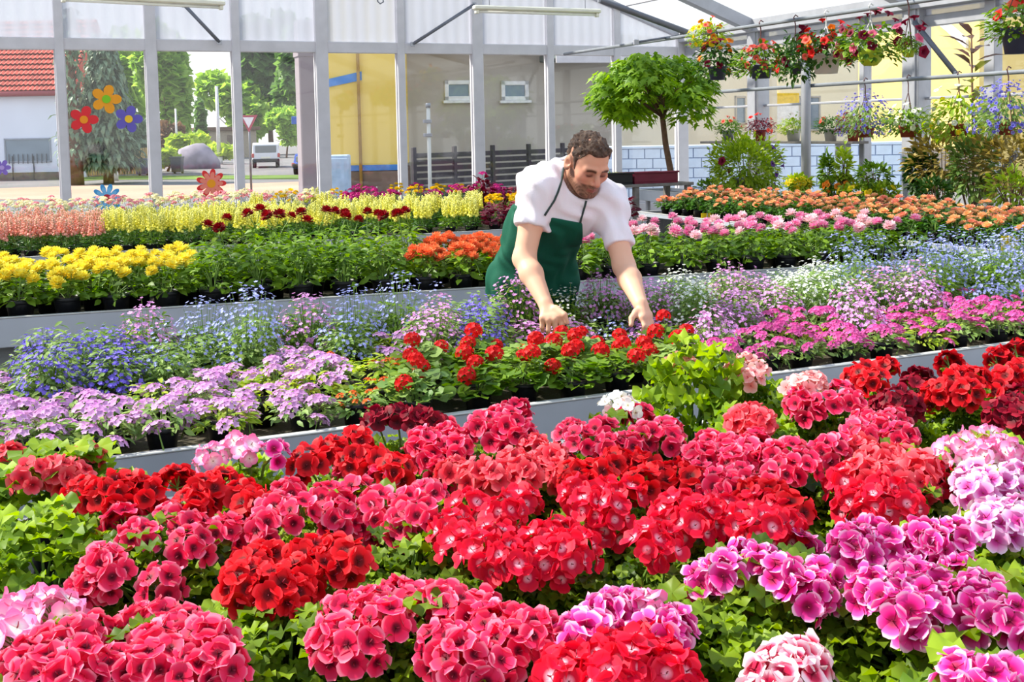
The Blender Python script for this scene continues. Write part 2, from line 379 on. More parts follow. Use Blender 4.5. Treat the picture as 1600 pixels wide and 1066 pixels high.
pole = link('support_pole', None, loc=(8.44, yp, 0), label='round steel support pole standing between the shrub and the blue lobelia pots', category='pole')
build('shaft', MB().tube([(0, 0, 0), (0, 0, 2.15), (0.0, 0.03, 2.2), (0, 0.07, 2.2)], 0.055, 12), M_alu, pole, True)
build('base_plate', MB().bbox((-0.1, -0.1, 0), (0.1, 0.1, 0.012), 0.003), M_steel, pole)
# ---- benches (tray with board rim, legs)
M_board = plain('bench_board', S(178, 182, 192), 0.5, 0.1, 0.06, 3)
M_boardt = plain('bench_rim', S(200, 198, 196), 0.5, 0.1, 0.05, 3)
M_mat = plain('bench_mat', S(70, 64, 52), 0.9, 0, 0.3, 4, 0.5, 90)
M_film = plain('black_film', S(22, 22, 26), 0.35, 0, 0.3, 10, 0.6, 14)
def bench(x0, x1, y0, y1, z, label, matm, film=None, rot=0.0, piv=None, bd=0.10):
    piv = piv or (x0, y0)
    e = link('plant_bench', None, loc=(piv[0], piv[1], 0), rot=(0, 0, rot), label=label, category='bench')
    X0, X1, Y0, Y1 = x0 - piv[0], x1 - piv[0], y0 - piv[1], y1 - piv[1]
    build('bench_top', MB().bbox((X0, Y0, z - 0.05), (X1, Y1, z - 0.004), 0.004), matm, e)
    h0, h1 = z - bd, z + (0.035 if bd > .05 else .01)
    for nm, a, b in (('front_board', (X0, Y0 - 0.02, h0), (X1, Y0, h1)), ('back_board', (X0, Y1, h0), (X1, Y1 + 0.02, h1)),
                     ('end_board', (X0 - 0.02, Y0 - 0.02, h0), (X0, Y1 + 0.02, h1)), ('end_board', (X1, Y0 - 0.02, h0), (X1 + 0.02, Y1 + 0.02, h1))):
        build(nm, MB().bbox(a, b, 0.003), M_board, e)
        build('board_cap', MB().bbox((a[0] - 0.003, a[1] - 0.003, h1), (b[0] + 0.003, b[1] + 0.003, h1 + 0.006), 0.002), M_boardt, e)
    n = max(2, int((X1 - X0) / 1.4) + 1); k = max(2, int((Y1 - Y0) / 1.4) + 1)
    for i in range(n):
        for j in range(k):
            x = X0 + 0.1 + (X1 - X0 - 0.2) * i / (n - 1); y = Y0 + 0.1 + (Y1 - Y0 - 0.2) * j / (k - 1)
            build('leg', MB().bbox((x - 0.025, y - 0.025, 0), (x + 0.025, y + 0.025, z - 0.05), 0.004), M_alu, e)
    if film:
        for s_ in film:
            a, b = {'left': ((X0 - 0.012, Y0 + .02, 0.04), (X0 - 0.006, Y1, h0 + 0.02))}[s_]
            build('side_sheet', MB().box(a, b), M_film, e)
    return e
TZ = 0.65
bench(-2.2, 5.6, 0.35, 2.62, TZ, 'near bench of pink and red geraniums with dark matting', M_film)
bench(-2.2, 5.7, 3.06, 4.19, TZ, 'bench of verbena and red geraniums the man leans over', M_mat)
T3R, T3P = math.atan2(-0.5, 4.5), (0.0, 5.75)
bench(-2.0, 5.25, 5.75, 6.75, TZ, 'bench of yellow, red and pink dahlias behind the man', M_mat, rot=T3R, piv=T3P)
bench(-2.0, 5.2, 8.65, 10.9, TZ, 'bench of yellow and salmon snapdragons near the back windows', M_mat)
bench(5.95, 7.2, 3.2, 9.95, TZ, 'bench of orange begonias along the side wall with black sheeting', M_mat, film=['left'], bd=0.03)
bench(7.85, 8.36, 4.0, 13.2, TZ, 'narrow bench against the side glass behind the begonias', M_mat)
# ================================================================== plant prototypes (meshes shared by all copies)
R = random.Random(7)
U = R.uniform
def hemi(lo=0.0):
    a = U(0, 2 * math.pi); z = U(lo, 1.0); s = math.sqrt(max(0, 1 - z * z)); return Vector((s * math.cos(a), s * math.sin(a), z))
L_ger = leafmat('geranium_leaf', S(42, 74, 12), S(158, 184, 40), 0.36)
L_bush = leafmat('fresh_leaf', S(50, 88, 20), S(134, 168, 42), 0.32)
L_fr2 = leafmat('bright_leaf', S(74, 112, 20), S(178, 202, 50), 0.38)
L_dark = leafmat('deep_leaf', S(30, 66, 22), S(78, 122, 34), 0.25)
L_lime = leafmat('lime_leaf', S(112, 150, 34), S(190, 204, 70), 0.4)
L_grey = leafmat('sage_leaf', S(92, 128, 62), S(160, 184, 98), 0.3)
L_wine = leafmat('wine_leaf', S(70, 14, 34), S(128, 26, 50), 0.2)
L_tree = leafmat('tree_leaf', S(66, 112, 12), S(158, 192, 40), 0.4)
M_stem = plain('green_stem', S(110, 142, 60), 0.6, 0, 0.1, 30)
M_soil = plain('potting_soil', S(52, 40, 32), 0.95, 0, 0.3, 60, 0.6, 120)
M_pot = plain('black_pot', S(24, 25, 30), 0.4, 0, 0.15, 10)
M_terra = plain('terracotta', S(150, 66, 44), 0.75, 0, 0.12, 14)
M_potw = plain('white_pot', S(214, 208, 204), 0.45, 0, 0.04)
M_potn = plain('navy_pot', S(52, 58, 82), 0.45, 0, 0.08)
M_potl = plain('lime_pot', S(178, 196, 40), 0.4, 0, 0.04)
def oval(l, w, fold=0.25, droop=0.2):
    v = [(0, 0, 0), (-w * .38, l * .3, fold * w * .5), (0, l * .33, 0), (w * .38, l * .3, fold * w * .5), (-w * .45, l * .65, fold * w * .5 - droop * l * .25), (0, l * .68, -droop * l * .25), (w * .45, l * .65, fold * w * .5 - droop * l * .25), (0, l, -droop * l)]
    return v, [(0, 2, 1), (0, 3, 2), (1, 2, 5, 4), (2, 3, 6, 5), (4, 5, 7), (5, 6, 7)]
def roundleaf(r, n=13, ruffle=0.22):
    v = [(0, r * .25, -r * .12)]; ph = U(0, 6)
    for i in range(n):
        a = -math.pi / 2 + 0.28 + (2 * math.pi - 0.56) * i / (n - 1); rr = r * (1 + 0.045 * math.cos(i * math.pi))
        v.append((rr * math.cos(a), r * .25 + rr * math.sin(a), r * ruffle * math.sin(i * 2.1 + ph)))
    return v, [(0, i + 1, i + 2) for i in range(n - 1)]
def lobed(l):
    """five-lobed maple-like leaf"""
    v = [(0, 0, 0), (0, l * .35, 0.02 * l)]; pts = []
    for a, r_ in ((-125, .38), (-95, .22), (-65, .72), (-38, .36), (0, 1.0), (38, .36), (65, .72), (95, .22), (125, .38)):
        t = math.radians(a); pts.append((l * r_ * math.sin(t) * .75, l * .3 + l * .7 * r_ * math.cos(t), -0.12 * l * r_))
    v += pts; return v, [(1, i + 3, i + 2) for i in range(8)] + [(1, 2, 0), (1, 0, 10)]
def foliage(name, n, rad, z0, z1, mk, mats, stems=8, lean=0.6, lo=-0.1, flat=1.0, inner=0.55):
    """a mound of leaves on thin stems"""
    b = MB(); zc = z0; hz = z1 - z0
    for i in range(n):
        d = hemi(lo); k = U(inner, 1.0); p = Vector((d.x * rad * k, d.y * rad * k, zc + max(0.02, d.z) * hz * k * flat + (hz * .25 * U(0, 1))))
        out = Vector((d.x, d.y, 0)); out = out.normalized() if out.length > .01 else Vector((1, 0, 0))
        nrm = Vector((d.x * .6, d.y * .6, lean + d.z)) + Vector((U(-.5, .5), U(-.5, .5), U(-.3, .3)))
        y = out + Vector((U(-.6, .6), U(-.6, .6), U(-.3, .4)))
        b.add(*mk(), 0, frame(p, y, nrm))
    for i in range(stems):
        d = hemi(0.2); e = Vector((d.x * rad * .75, d.y * rad * .75, z0 + d.z * hz * .8))
        b.tube([(d.x * .012, d.y * .012, z0 - .03), (e.x * .4, e.y * .4, z0 + (e.z - z0) * .55), e], [.0035, .003, .002], 4, 1, False)
    return b.mesh(name, mats, True)
# --- pots
def potmesh(name, rt, rb, h, mt, n=18):
    b = MB(); b.lathe([(rb * .2, 0.002), (rb, 0), (rt * .93, h * .8), (rt * .94, h * .82), (rt, h * .83), (rt, h), (rt * .9, h), (rt * .86, h * .9)], n); return b.mesh(name, mt, True)
def soilmesh(r, z): return MB().disc(r, z, 14).mesh('soil', M_soil)
POT = {'geranium': (potmesh('pot', .058, .042, .092, M_pot), soilmesh(.052, .083)), 'small': (potmesh('pot', .046, .034, .075, M_pot), soilmesh(.041, .067)), 'mid': (potmesh('pot', .068, .05, .105, M_pot), soilmesh(.06, .095))}
# --- regal geranium blossoms
def petal(l, w, cup, rows=4):
    v, f = [], []
    for i in range(rows):
        t = i / (rows - 1); hw = w * (0.18, 0.72, 1.0, 0.62)[i] * .5; y = l * t; z = cup * l * (t * t) * .5
        for j, s in enumerate((-1, 0, 1)):
            v.append((s * hw, y + (0.06 * l if (i == rows - 1 and s == 0) else 0), z + (abs(s) * .10 * l * (0.4 - t)) + (U(-.11, .11) * l if i > 1 else 0)))
        if i:
            a = (i - 1) * 3
            for j in range(2): f.append((a + j, a + j + 1, a + j + 4, a + j + 3))
    return v, f
def blossommesh(name, mt, r=.023, cup=.55):
    b = MB(); a0 = U(0, 6)
    for k in range(5):
        a = a0 + k * 2 * math.pi / 5 + U(-.12, .12); M = Matrix.Rotation(a, 4, 'Z') @ Matrix.Rotation(U(-.15, .25), 4, 'X') @ Matrix.Translation((0, .001, 0.0008 * (k % 2)))
        b.add(*petal(r * U(.92, 1.08), r * U(1.0, 1.22), cup * U(.6, 1.3)), 0, M)
    b.tube([(0, 0, 0), (0, 0, .006), (0.0012, 0, .011)], [.0012, .0009, .0007], 4, 1)
    return b.mesh(name, [mt, M_pist], True)
M_pist = plain('pistil', S(150, 30, 60), 0.6)
PC = {  # blossom colours: (distance, colour) from the centre out
    'hot': [(0, S(70, 0, 22)), (.25, S(130, 0, 42)), (.42, S(228, 16, 72)), (.85, S(246, 54, 104)), (1, S(253, 134, 160))],
    'red': [(0, S(70, 0, 10)), (.35, S(120, 0, 10)), (.55, S(205, 6, 22)), (.9, S(232, 18, 36)), (1, S(240, 50, 60))],
    'crim': [(0, S(255, 225, 230)), (.22, S(250, 160, 180)), (.42, S(214, 14, 62)), (.85, S(232, 14, 50)), (1, S(240, 40, 70))],
    'mag': [(0, S(120, 0, 50)), (.3, S(170, 0, 78)), (.5, S(228, 24, 136)), (.85, S(242, 84, 176)), (1, S(252, 190, 224))],
    'pale': [(0, S(255, 250, 225)), (.3, S(255, 235, 240)), (.6, S(250, 178, 210)), (1, S(246, 130, 185))],
    'salm': [(0, S(120, 0, 20)), (.25, S(200, 14, 40)), (.55, S(240, 50, 74)), (1, S(248, 110, 120))],
    'dark': [(0, S(50, 0, 12)), (.5, S(110, 0, 26)), (1, S(156, 10, 44))],
    'peach': [(0, S(240, 110, 110)), (.4, S(248, 150, 150)), (1, S(250, 190, 190))],
    'lil': [(0, S(170, 20, 110)), (.35, S(214, 70, 160)), (.7, S(240, 160, 215)), (1, S(250, 214, 238))],
    'white': [(0, S(240, 240, 190)), (.4, S(250, 250, 245)), (1, S(252, 252, 250))],
    'edge': [(0, S(120, 0, 40)), (.45, S(214, 30, 80)), (.62, S(245, 120, 150)), (.8, S(252, 205, 215)), (1, S(253, 225, 230))]}
BLOS = {c: [blossommesh('blossom', petalmat('petal_' + c, st, .0245, .22, .22)) for _ in range(3)] for c, st in PC.items()}
def clustermesh(seed):
    """stalk, pedicels and a few buds of one flower head; apex at the origin, stalk hanging down"""
    b = MB(); b.tube([(0, 0, -.095), (U(-.008, .008), U(-.008, .008), -.055), (0, 0, -.022)], [.0028, .0024, .0022], 5, 0, False)
    for i in range(9):
        d = hemi(-.1); b.tube([(0, 0, -.022), tuple(d * .02 + Vector((0, 0, -.01)))], [.0012, .001], 3, 0, False)
    for i in range(3):
        d = hemi(-.2); p = d * .018 + Vector((0, 0, -.018)); b.tube([(0, 0, -.022), p], [.0012, .001], 3, 0, False); b.add(*oval(.012, .007, .8, 0), 1, frame(p, d))
    return b.mesh('flower_cluster', [M_stem, L_lime])
CLU = [clustermesh(i) for i in range(3)]
GERF = [foliage('foliage', 240, .118, .07, .185, lambda: roundleaf(U(.011, .021), 15, .3), [L_ger, M_stem], 10) for _ in range(4)]
GERF2 = [foliage('foliage', 170, .12, .075, .21, lambda: roundleaf(U(.014, .025), 13, .35), [L_fr2, M_stem], 10) for i in range(2)]
def pot_under(e, kind, scale=1.0):
    p, s_ = POT[kind]; o = link('pot', p, e, scale=scale); link('soil', s_, o); return o
def geranium(heads, col, label, leaf=0, fs=1.0, zt=.20, nb=8, hs=1.0, base=None, extra=None):
    """one potted geranium whose flower heads stand at the given photo pixels"""
    pts = [pz(x, y, TZ + zt) for x, y in heads]
    c = sum(pts, Vector()) / len(pts) if base is None else base
    e = link('potted_geranium', None, loc=(c.x, c.y, TZ), rot=(0, 0, 0), label=label, category='plant', group='geraniums on the near bench')
    pot_under(e, 'geranium', 1.0)
    fm = (GERF + GERF2)[leaf % 6]
    link('foliage', fm, e, rot=(0, 0, U(0, 6.28)), scale=(fs, fs, min(1.15, fs) * zt / .20), kind='stuff')
    for (x, y) in heads:
        q = pz(x, y, TZ + zt); d = (q - c); r2 = (d.x ** 2 + d.y ** 2) ** .5
        z = TZ + zt + .018 - 1.6 * min(r2, .16) ** 2 + U(-.006, .006)
        q = pz(x, y, z); tilt = Vector((q.x - c.x, q.y - c.y, .16)) + Vector((U(-.02, .02), U(-.05, .0), 0))
        cl = link('flower_cluster', R.choice(CLU), e, loc=(q.x - c.x, q.y - c.y, z - TZ))
        cl.rotation_euler = tilt.to_track_quat('Z', 'Y').to_euler()
        n = max(4, int((nb + 1) * U(.8, 1.2))); k0 = U(0, 6)
        cc = extra if (extra and U(0, 1) < .35) else col
        for i in range(n):
            ph = math.acos(1 - (i + .5) / n * .92); a = k0 + i * 2.39996; d = Vector((math.sin(ph) * math.cos(a), math.sin(ph) * math.sin(a), math.cos(ph)))
            pp = d * (.030 * hs * U(.92, 1.08)) + Vector((0, 0, -.012))
            link('blossom', R.choice(BLOS[cc]), cl, loc=pp, rot=(d + Vector((U(-.2, .2), U(-.2, .2), .12))).to_track_quat('Z', 'Y').to_euler(), scale=U(.72, .94) * hs)
    return e
G = geranium
# --- plants of the near bench, read off the photograph (pixels of each flower head)
G([(12, 712), (46, 742), (88, 738), (140, 712), (118, 742)], 'salm', 'coral geranium above a big leafy light green plant at the left edge', 4, 1.35)
G([(128, 772), (170, 768), (205, 766), (228, 772)], 'red', 'red geranium between the coral one and the dark red one, low grey board behind', 1, .9)
G([(272, 748), (318, 768), (350, 752), (384, 772), (400, 792), (300, 790)], 'red', 'deep red geranium just below the pale pink buds against the grey board', 0, .95)
G([(326, 712), (368, 692), (388, 700), (430, 704)], 'mag', 'tall light pink geranium with buds standing against the grey board', 5, .8, .235, 6, .85, extra='pale')
G([(190, 812), (240, 796), (268, 808), (216, 838), (300, 824), (300, 850), (360, 832), (158, 882), (172, 900), (140, 912), (252, 914)], 'hot', 'hot pink geranium with drooping flowers above the bottom left cluster', 0, 1.15)
G([(392, 880), (420, 872), (384, 914), (430, 918), (455, 932), (470, 900)], 'red', 'bright red geranium low down between two hot pink ones', 2, 1.0)
G([(480, 872), (520, 862), (545, 876), (500, 896)], 'red', 'small red geranium touching the bright red one, dark leaves below', 0, .9)
G([(412, 822), (450, 770), (468, 800), (430, 795)], 'hot', 'hot pink geranium beside the deep red one, pale petal rims', 3, .9)
G([(508, 780), (545, 740), (530, 812), (590, 790), (562, 772), (600, 745), (585, 815)], 'hot', 'broad hot pink geranium near the middle of the near bench', 1, 1.1)
G([(520, 704), (478, 722), (560, 688)], 'red', 'red geranium with one maroon flower before the grey board', 0, .85, .21)
G([(590, 722), (620, 735), (552, 718)], 'red', 'small red geranium next to the maroon flowers', 2, .8)
G([(588, 655), (622, 650), (655, 655), (676, 662)], 'dark', 'dark crimson geranium rising in front of the grey board', 3, .85, .22)
G([(660, 690), (700, 680), (716, 700), (672, 714), (690, 668)], 'hot', 'pink geranium right of the dark crimson one at the rear of the bench', 1, .95, .21)
G([(752, 665), (782, 648), (806, 640), (776, 684), (816, 676), (800, 662)], 'hot', 'tall hot pink geranium peaking over the grey board edge', 0, .95, .225)
G([(640, 790), (668, 770), (630, 822), (690, 742), (655, 806)], 'hot', 'hot pink geranium with wide open blossoms left of the white-eyed ones', 2, .95)
G([(706, 736), (740, 740), (775, 742), (822, 738), (850, 726), (806, 722)], 'salm', 'salmon pink geranium in the middle row above the white-eyed crimson ones', 1, 1.05)
G([(836, 700), (862, 716), (880, 742)], 'salm', 'small coral geranium behind the salmon pink one', 0, .8)
G([(730, 790), (790, 800), (820, 782), (702, 826)], 'crim', 'crimson geranium with white eyes right of the hot pink one', 3, .95)
G([(716, 846), (752, 862), (792, 872), (770, 838), (812, 884)], 'crim', 'crimson white-eyed geranium hanging low over dark leaves', 0, 1.0)
G([(842, 848), (872, 836), (905, 856), (884, 872), (858, 866)], 'crim', 'crimson white-eyed geranium beside the low hanging one', 1, .95)
G([(920, 790), (955, 800), (940, 770), (984, 772), (905, 770), (950, 822)], 'crim', 'large crimson geranium with budding stalks at the bench middle', 2, 1.05)
G([(1024, 836), (1034, 856), (1016, 848)], 'crim', 'single round crimson flower head standing apart by the bare gap', 0, .85)
G([(905, 690), (890, 675), (940, 672), (972, 655), (1000, 650), (1010, 680), (985, 700), (1045, 672), (1050, 690), (955, 700)], 'hot', 'wide hot pink geranium below the white blossom on the grey board', 1, 1.2, .215)
G([(930, 738), (968, 722), (1004, 728), (898, 745)], 'red', 'red geranium under the wide hot pink one', 3, .9)
G([(1030, 748), (1062, 744), (1090, 752), (1000, 756)], 'red', 'red geranium in the middle row with purple centres', 0, .9)
G([(1110, 692), (1140, 700), (1092, 712), (1172, 708), (1150, 722)], 'hot', 'hot pink geranium below the coral zonal one', 1, .95, .21)
G([(1205, 712), (1238, 704), (1255, 728), (1222, 738), (1180, 690)], 'hot', 'hot pink geranium at the gap beside the black pot', 2, .95, .21)
G([(1086, 742), (1120, 756), (1156, 752), (1190, 762), (1140, 770)], 'hot', 'hot pink geranium with dark throats in the third row', 0, .95)
G([(1066, 790), (1096, 806), (1048, 800), (1082, 822)], 'crim', 'crimson geranium with pale centres left of the ruffled one', 2, .9)
G([(1130, 802), (1160, 820), (1190, 790), (1216, 802), (1230, 822), (1196, 826)], 'crim', 'ruffled crimson geranium over the brown floor gap', 1, 1.1)
G([(1240, 796), (1206, 776), (1180, 776)], 'red', 'small red geranium behind the ruffled crimson one', 3, .8)
G([(1058, 565), (1080, 570), (1044, 572)], 'peach', 'tall light pink geranium with bright lime leaves in front of red geraniums', 5, 1.15, .27, 6, .85, base=pz(1085, 690, TZ + .1))
G([(1166, 562), (1184, 574), (1150, 578), (1176, 590)], 'peach', 'peach pink geranium on tall stalks beside the lime leaved one', 4, .9, .26, 6, .8)
G([(1172, 650), (1186, 656), (1160, 656)], 'salm', 'single coral flower head on a leafy plant below the peach ones', 4, 1.0, .22, 10, 1.0)
G([(1254, 602), (1272, 596), (1240, 606)], 'peach', 'pale salmon geranium at the back edge beside the grey board', 5, .85, .25, 6, .9)
G([(1262, 640), (1290, 632), (1250, 626), (1312, 612), (1330, 630)], 'hot', 'pink geranium below the pale salmon one at the rear', 1, 1.05, .225)
G([(1292, 708), (1302, 700)], 'hot', 'small pink flower head between two leafy plants above the black pot', 0, .8)
G([(1350, 660), (1376, 668), (1395, 655), (1410, 684), (1340, 680)], 'hot', 'pink geranium on top of the large coral mound', 2, .95, .215)
G([(1338, 706), (1372, 716), (1405, 722), (1440, 732), (1352, 742), (1392, 752), (1430, 758)], 'salm', 'large coral geranium mound right of the black pot', 1, 1.15, .21, 9, 1.1)
G([(1320, 752), (1335, 786), (1372, 790), (1410, 790), (1452, 752), (1462, 742), (1380, 770)], 'crim', 'crimson geranium below the coral mound, buds at its side', 0, 1.1, .2, 9, 1.1)
G([(1352, 584), (1385, 574), (1366, 596), (1340, 590)], 'red', 'red geranium before the pink verbena', 2, .85, .23)
G([(1438, 590), (1426, 602), (1402, 626), (1380, 634), (1422, 634)], 'dark', 'dark red geranium with the largest blooms beside the board', 3, .95, .23)
G([(1484, 566), (1500, 590), (1476, 612), (1512, 612), (1460, 616), (1530, 590)], 'red', 'tall red geranium behind the pale pink one', 1, 1.05, .24)
G([(1560, 560), (1590, 548), (1575, 590), (1555, 612), (1598, 582)], 'red', 'tall red geranium at the upper end of the near bench', 0, 1.0, .24)
G([(1580, 636), (1598, 650), (1562, 648), (1592, 618)], 'dark', 'dark red geranium leaning out of frame at the side', 2, .95, .23)
G([(1485, 706), (1520, 690), (1545, 686), (1572, 706), (1540, 712)], 'pale', 'pale pink geranium right of the coral mound', 4, 1.05, .215)
G([(1540, 756), (1576, 764), (1520, 748), (1596, 744), (1525, 772)], 'lil', 'frilly lilac pink geranium below the pale pink one', 5, 1.0, .205)
G([(1552, 808), (1580, 820), (1545, 830), (1598, 802)], 'lil', 'small lilac geranium at the edge below the frilly one', 4, .95)
G([(1100, 908), (1128, 892), (1160, 868), (1190, 880), (1222, 896), (1248, 852), (1285, 900), (1262, 930), (1278, 920)], 'mag', 'magenta geranium on a round leafy mound near the brown gap', 0, 1.2, .2, 7, .95)
G([(1330, 850), (1362, 836), (1392, 850), (1345, 866)], 'mag', 'magenta geranium under the crimson one, small dense head', 1, .95)
G([(1455, 850), (1485, 840), (1440, 842)], 'mag', 'small magenta geranium between two larger magenta plants', 4, .95)
G([(1360, 920), (1395, 932), (1412, 958), (1440, 972), (1425, 900), (1466, 916), (1450, 940)], 'mag', 'large magenta geranium with a black pot showing beneath', 2, 1.1, .2, 8)
G([(1502, 896), (1532, 922), (1560, 950), (1585, 972), (1545, 965), (1510, 940)], 'mag', 'magenta geranium trailing down at the lower side', 4, 1.1, .2, 8)
G([(1510, 1060), (1575, 1062), (1545, 1075)], 'mag', 'magenta geranium cut off by the bottom edge', 5, 1.0)
G([(1228, 1040), (1255, 1032), (1240, 1058), (1210, 1062)], 'edge', 'white-rimmed pink geranium head at the bottom beside the magenta mound', 1, .8, .19, 9)
G([(915, 985), (948, 960), (985, 950), (1010, 958), (1050, 978), (1035, 990), (905, 1002)], 'pale', 'pale pink geranium above the bottom crimson one', 0, .95, .205, 8, extra='mag')
G([(880, 1050), (950, 1030), (990, 1040), (1010, 1010), (1050, 1052), (960, 1062)], 'crim', 'crimson white-eyed geranium at the bottom centre', 2, 1.0, .2, 9, 1.05)
G([(535, 960), (580, 950), (622, 936), (660, 938), (560, 1010), (520, 1000), (600, 975), (690, 950), (720, 960), (700, 940)], 'hot', 'big hot pink geranium cushion at the bottom middle', 1, 1.2, .205, 8)
G([(742, 950), (762, 978), (800, 970), (835, 992), (860, 1000), (790, 1010), (720, 1030), (760, 1040), (690, 1010)], 'hot', 'hot pink geranium joining the bottom middle cushion', 3, 1.1, .2, 8)
G([(40, 1030), (80, 1010), (118, 1000), (150, 990), (60, 1055), (130, 1040), (180, 1052), (100, 1060)], 'hot', 'hot pink geranium filling the bottom left corner', 0, 1.15, .2, 8)
G([(215, 975), (250, 970), (290, 985), (330, 1000), (240, 1010), (280, 1030), (345, 1040), (300, 1060), (225, 1045)], 'hot', 'hot pink geranium beside the corner one at the bottom', 2, 1.15, .2, 8)
G([(10, 975), (30, 960), (20, 1000), (92, 955), (60, 950)], 'pale', 'white and pale pink geranium at the lower left edge', 1, .95, .2, 7)
G([(952, 632), (968, 628), (980, 634)], 'white', 'small white geranium blossom in front of the grey board', 5, .7, .225, 4, .8)
for i, (x, y, lf, lb) in enumerate([(70, 870, 5, 'leafy green geranium without flowers below the coral blooms'), (640, 880, 0, 'green geranium bare of flowers behind the bottom cushion'),
                                   (1300, 770, 1, 'green geranium without flowers beside the tall black pot'), (450, 1010, 2, 'dark leafy geranium between the two bottom pink plants'), (1110, 1000, 3, 'low leafy geranium right of the bottom crimson flowers')]):
    c = pz(x, y, TZ + .15); e = link('potted_geranium', None, loc=(c.x, c.y, TZ), label=lb, category='plant', group='geraniums on the near bench'); pot_under(e, 'geranium')
    link('foliage', (GERF + GERF2)[lf], e, rot=(0, 0, U(0, 6)), scale=1.05, kind='stuff')
# ================================================================== bedding plants of the other benches
def florets(name, pts, r, mats, petals=5, k=0, stems=None):
    """tiny flat flowers at (position, direction)"""
    b = MB()
    for p, d in pts:
        M = zframe(p, d, U(0, 6), r * U(.8, 1.15)); v = [(0, 0, -.1)]; f = []
        for i in range(petals):
            a = 2 * math.pi * i / petals; c, s = math.cos(a), math.sin(a); o = len(v)
            v += [(.55 * c + .38 * s, .55 * s - .38 * c, .05), (1.0 * c, 1.0 * s, .12), (.55 * c - .38 * s, .55 * s + .38 * c, .05)]
            f.append((0, o, o + 1, o + 2))
        b.add(v, f, k, M)
    for (p, q, w_) in (stems or []): b.tube([p, q], [w_, w_ * .6], 3, len(mats) - 1, False)
    return b.mesh(name, mats)
def umbel(name, mt, rad=.026, n=15, r=.0085):
    """flat flower head, stalk hanging below the origin"""
    pts = []
    for i in range(n):
        ph = math.sqrt((i + .5) / n) * 1.15; a = i * 2.39996; d = Vector((math.sin(ph) * math.cos(a), math.sin(ph) * math.sin(a), math.cos(ph)))
        pts.append((Vector((d.x * rad, d.y * rad, (d.z - 1) * rad * .8)), d + Vector((0, 0, .3))))
    return florets(name, pts, r, [mt, M_stem], 5, 0, [(Vector((0, 0, -.055)), Vector((0, 0, -.012)), .0018)])
def spray(name, mt, rad, z0, z1, n, r=.007):
    pts, st = [], []
    for i in range(n):
        d = hemi(-.1); k = U(.75, 1.08); p = Vector((d.x * rad * k, d.y * rad * k, z0 + max(.0, d.z) * (z1 - z0) * k + U(0, .02)))
        pts.append((p, d + Vector((U(-.5, .5), U(-.5, .5), .4))))
        if i % 4 == 0: st.append((Vector((p.x * .3, p.y * .3, z0)), p, .0012))
    return florets(name, pts, r, [mt, M_stem], 5, 0, st)
def rosette(name, mt, r, rings, w=.5, cup=.5, k0=0.0):
    """double flower: rings of petals (count, polar angle, length)"""
    b = MB()
    for ri, (n, ang, ln) in enumerate(rings):
        for i in range(n):
            a = 2 * math.pi * (i + .5 * (ri % 2)) / n + U(-.1, .1); t = math.radians(ang) + U(-.08, .08); l = r * ln * U(.92, 1.06); hw = l * w * .5
            y = Vector((math.sin(t) * math.cos(a), math.sin(t) * math.sin(a), math.cos(t))); up = Vector((-math.cos(t) * math.cos(a), -math.cos(t) * math.sin(a), math.sin(t)))
            v = [(-hw * .3, l * .25, 0), (hw * .3, l * .25, 0), (hw, l * .7, cup * l * .12), (0, l * .66, -cup * l * .06), (-hw, l * .7, cup * l * .12), (0, l, cup * l * .25)]
            b.add(v, [(0, 1, 3), (1, 2, 3), (0, 3, 4), (4, 3, 5), (3, 2, 5)], 0, frame((0, 0, 0), y, up))
    return b
RD = [(6, 12, .8), (8, 32, .9), (10, 54, 1.0), (11, 78, 1.0), (10, 100, .95)]
RB = [(4, 14, .7), (6, 38, .85), (7, 62, 1.0), (7, 84, 1.05)]
def flowerhead(name, mt, r, rings, w, stalk):
    b = rosette(name, mt, r, rings, w); b.tube([(0, 0, -stalk), (U(-.01, .01), 0, -stalk * .5), (0, 0, 0)], [.0025, .0025, .002], 4, 1, False)
    return b.mesh(name, [mt, M_stem])
def simple(name, c1, c2, radius, **k): return petalmat(name, [(0, c1), (1, c2)], radius, **k)
P_vl = simple('verbena_lilac', S(206, 120, 200), S(238, 196, 240), .04); P_vp = simple('verbena_pink', S(206, 36, 140), S(242, 120, 190), .03)
P_lb = simple('lobelia_violet', S(84, 66, 206), S(136, 116, 236), .15); P_nb = simple('nemesia_blue', S(112, 118, 214), S(170, 176, 240), .15)
P_lp = simple('phlox_mauve', S(196, 100, 200), S(236, 166, 232), .15); P_wa = simple('alyssum_white', S(240, 240, 220), S(250, 250, 244), .15)
P_rg = simple('zonal_red', S(190, 6, 10), S(232, 20, 24), .04); P_or = simple('lantana_orange', S(236, 70, 30), S(246, 150, 50), .03)
P_yd = petalmat('dahlia_yellow', [(0, S(240, 196, 20)), (.5, S(253, 230, 50)), (1, S(255, 244, 110))], .04); P_dr = simple('dahlia_maroon', S(90, 2, 10), S(160, 10, 24), .04)
P_od = simple('dahlia_orange', S(240, 84, 30), S(252, 150, 96), .04); P_pd = petalmat('dahlia_pink', [(0, S(216, 40, 130)), (.6, S(240, 110, 180)), (1, S(252, 190, 215))], .04)
P_pw = petalmat('dahlia_blush', [(0, S(240, 150, 150)), (.6, S(248, 190, 205)), (1, S(252, 226, 230))], .04)
P_sn = simple('snapdragon_salmon', S(250, 168, 148), S(253, 216, 196), .1); P_sy = simple('snapdragon_yellow', S(248, 240, 84), S(254, 250, 170), .1)
P_cr = simple('cream_petal', S(236, 226, 170), S(250, 244, 214), .1); P_pk = simple('rose_petal', S(230, 120, 140), S(248, 186, 190), .1)
P_mg = simple('magenta_petal', S(176, 10, 110), S(222, 50, 150), .1); P_my = simple('marigold_yellow', S(232, 190, 10), S(250, 226, 40), .1)
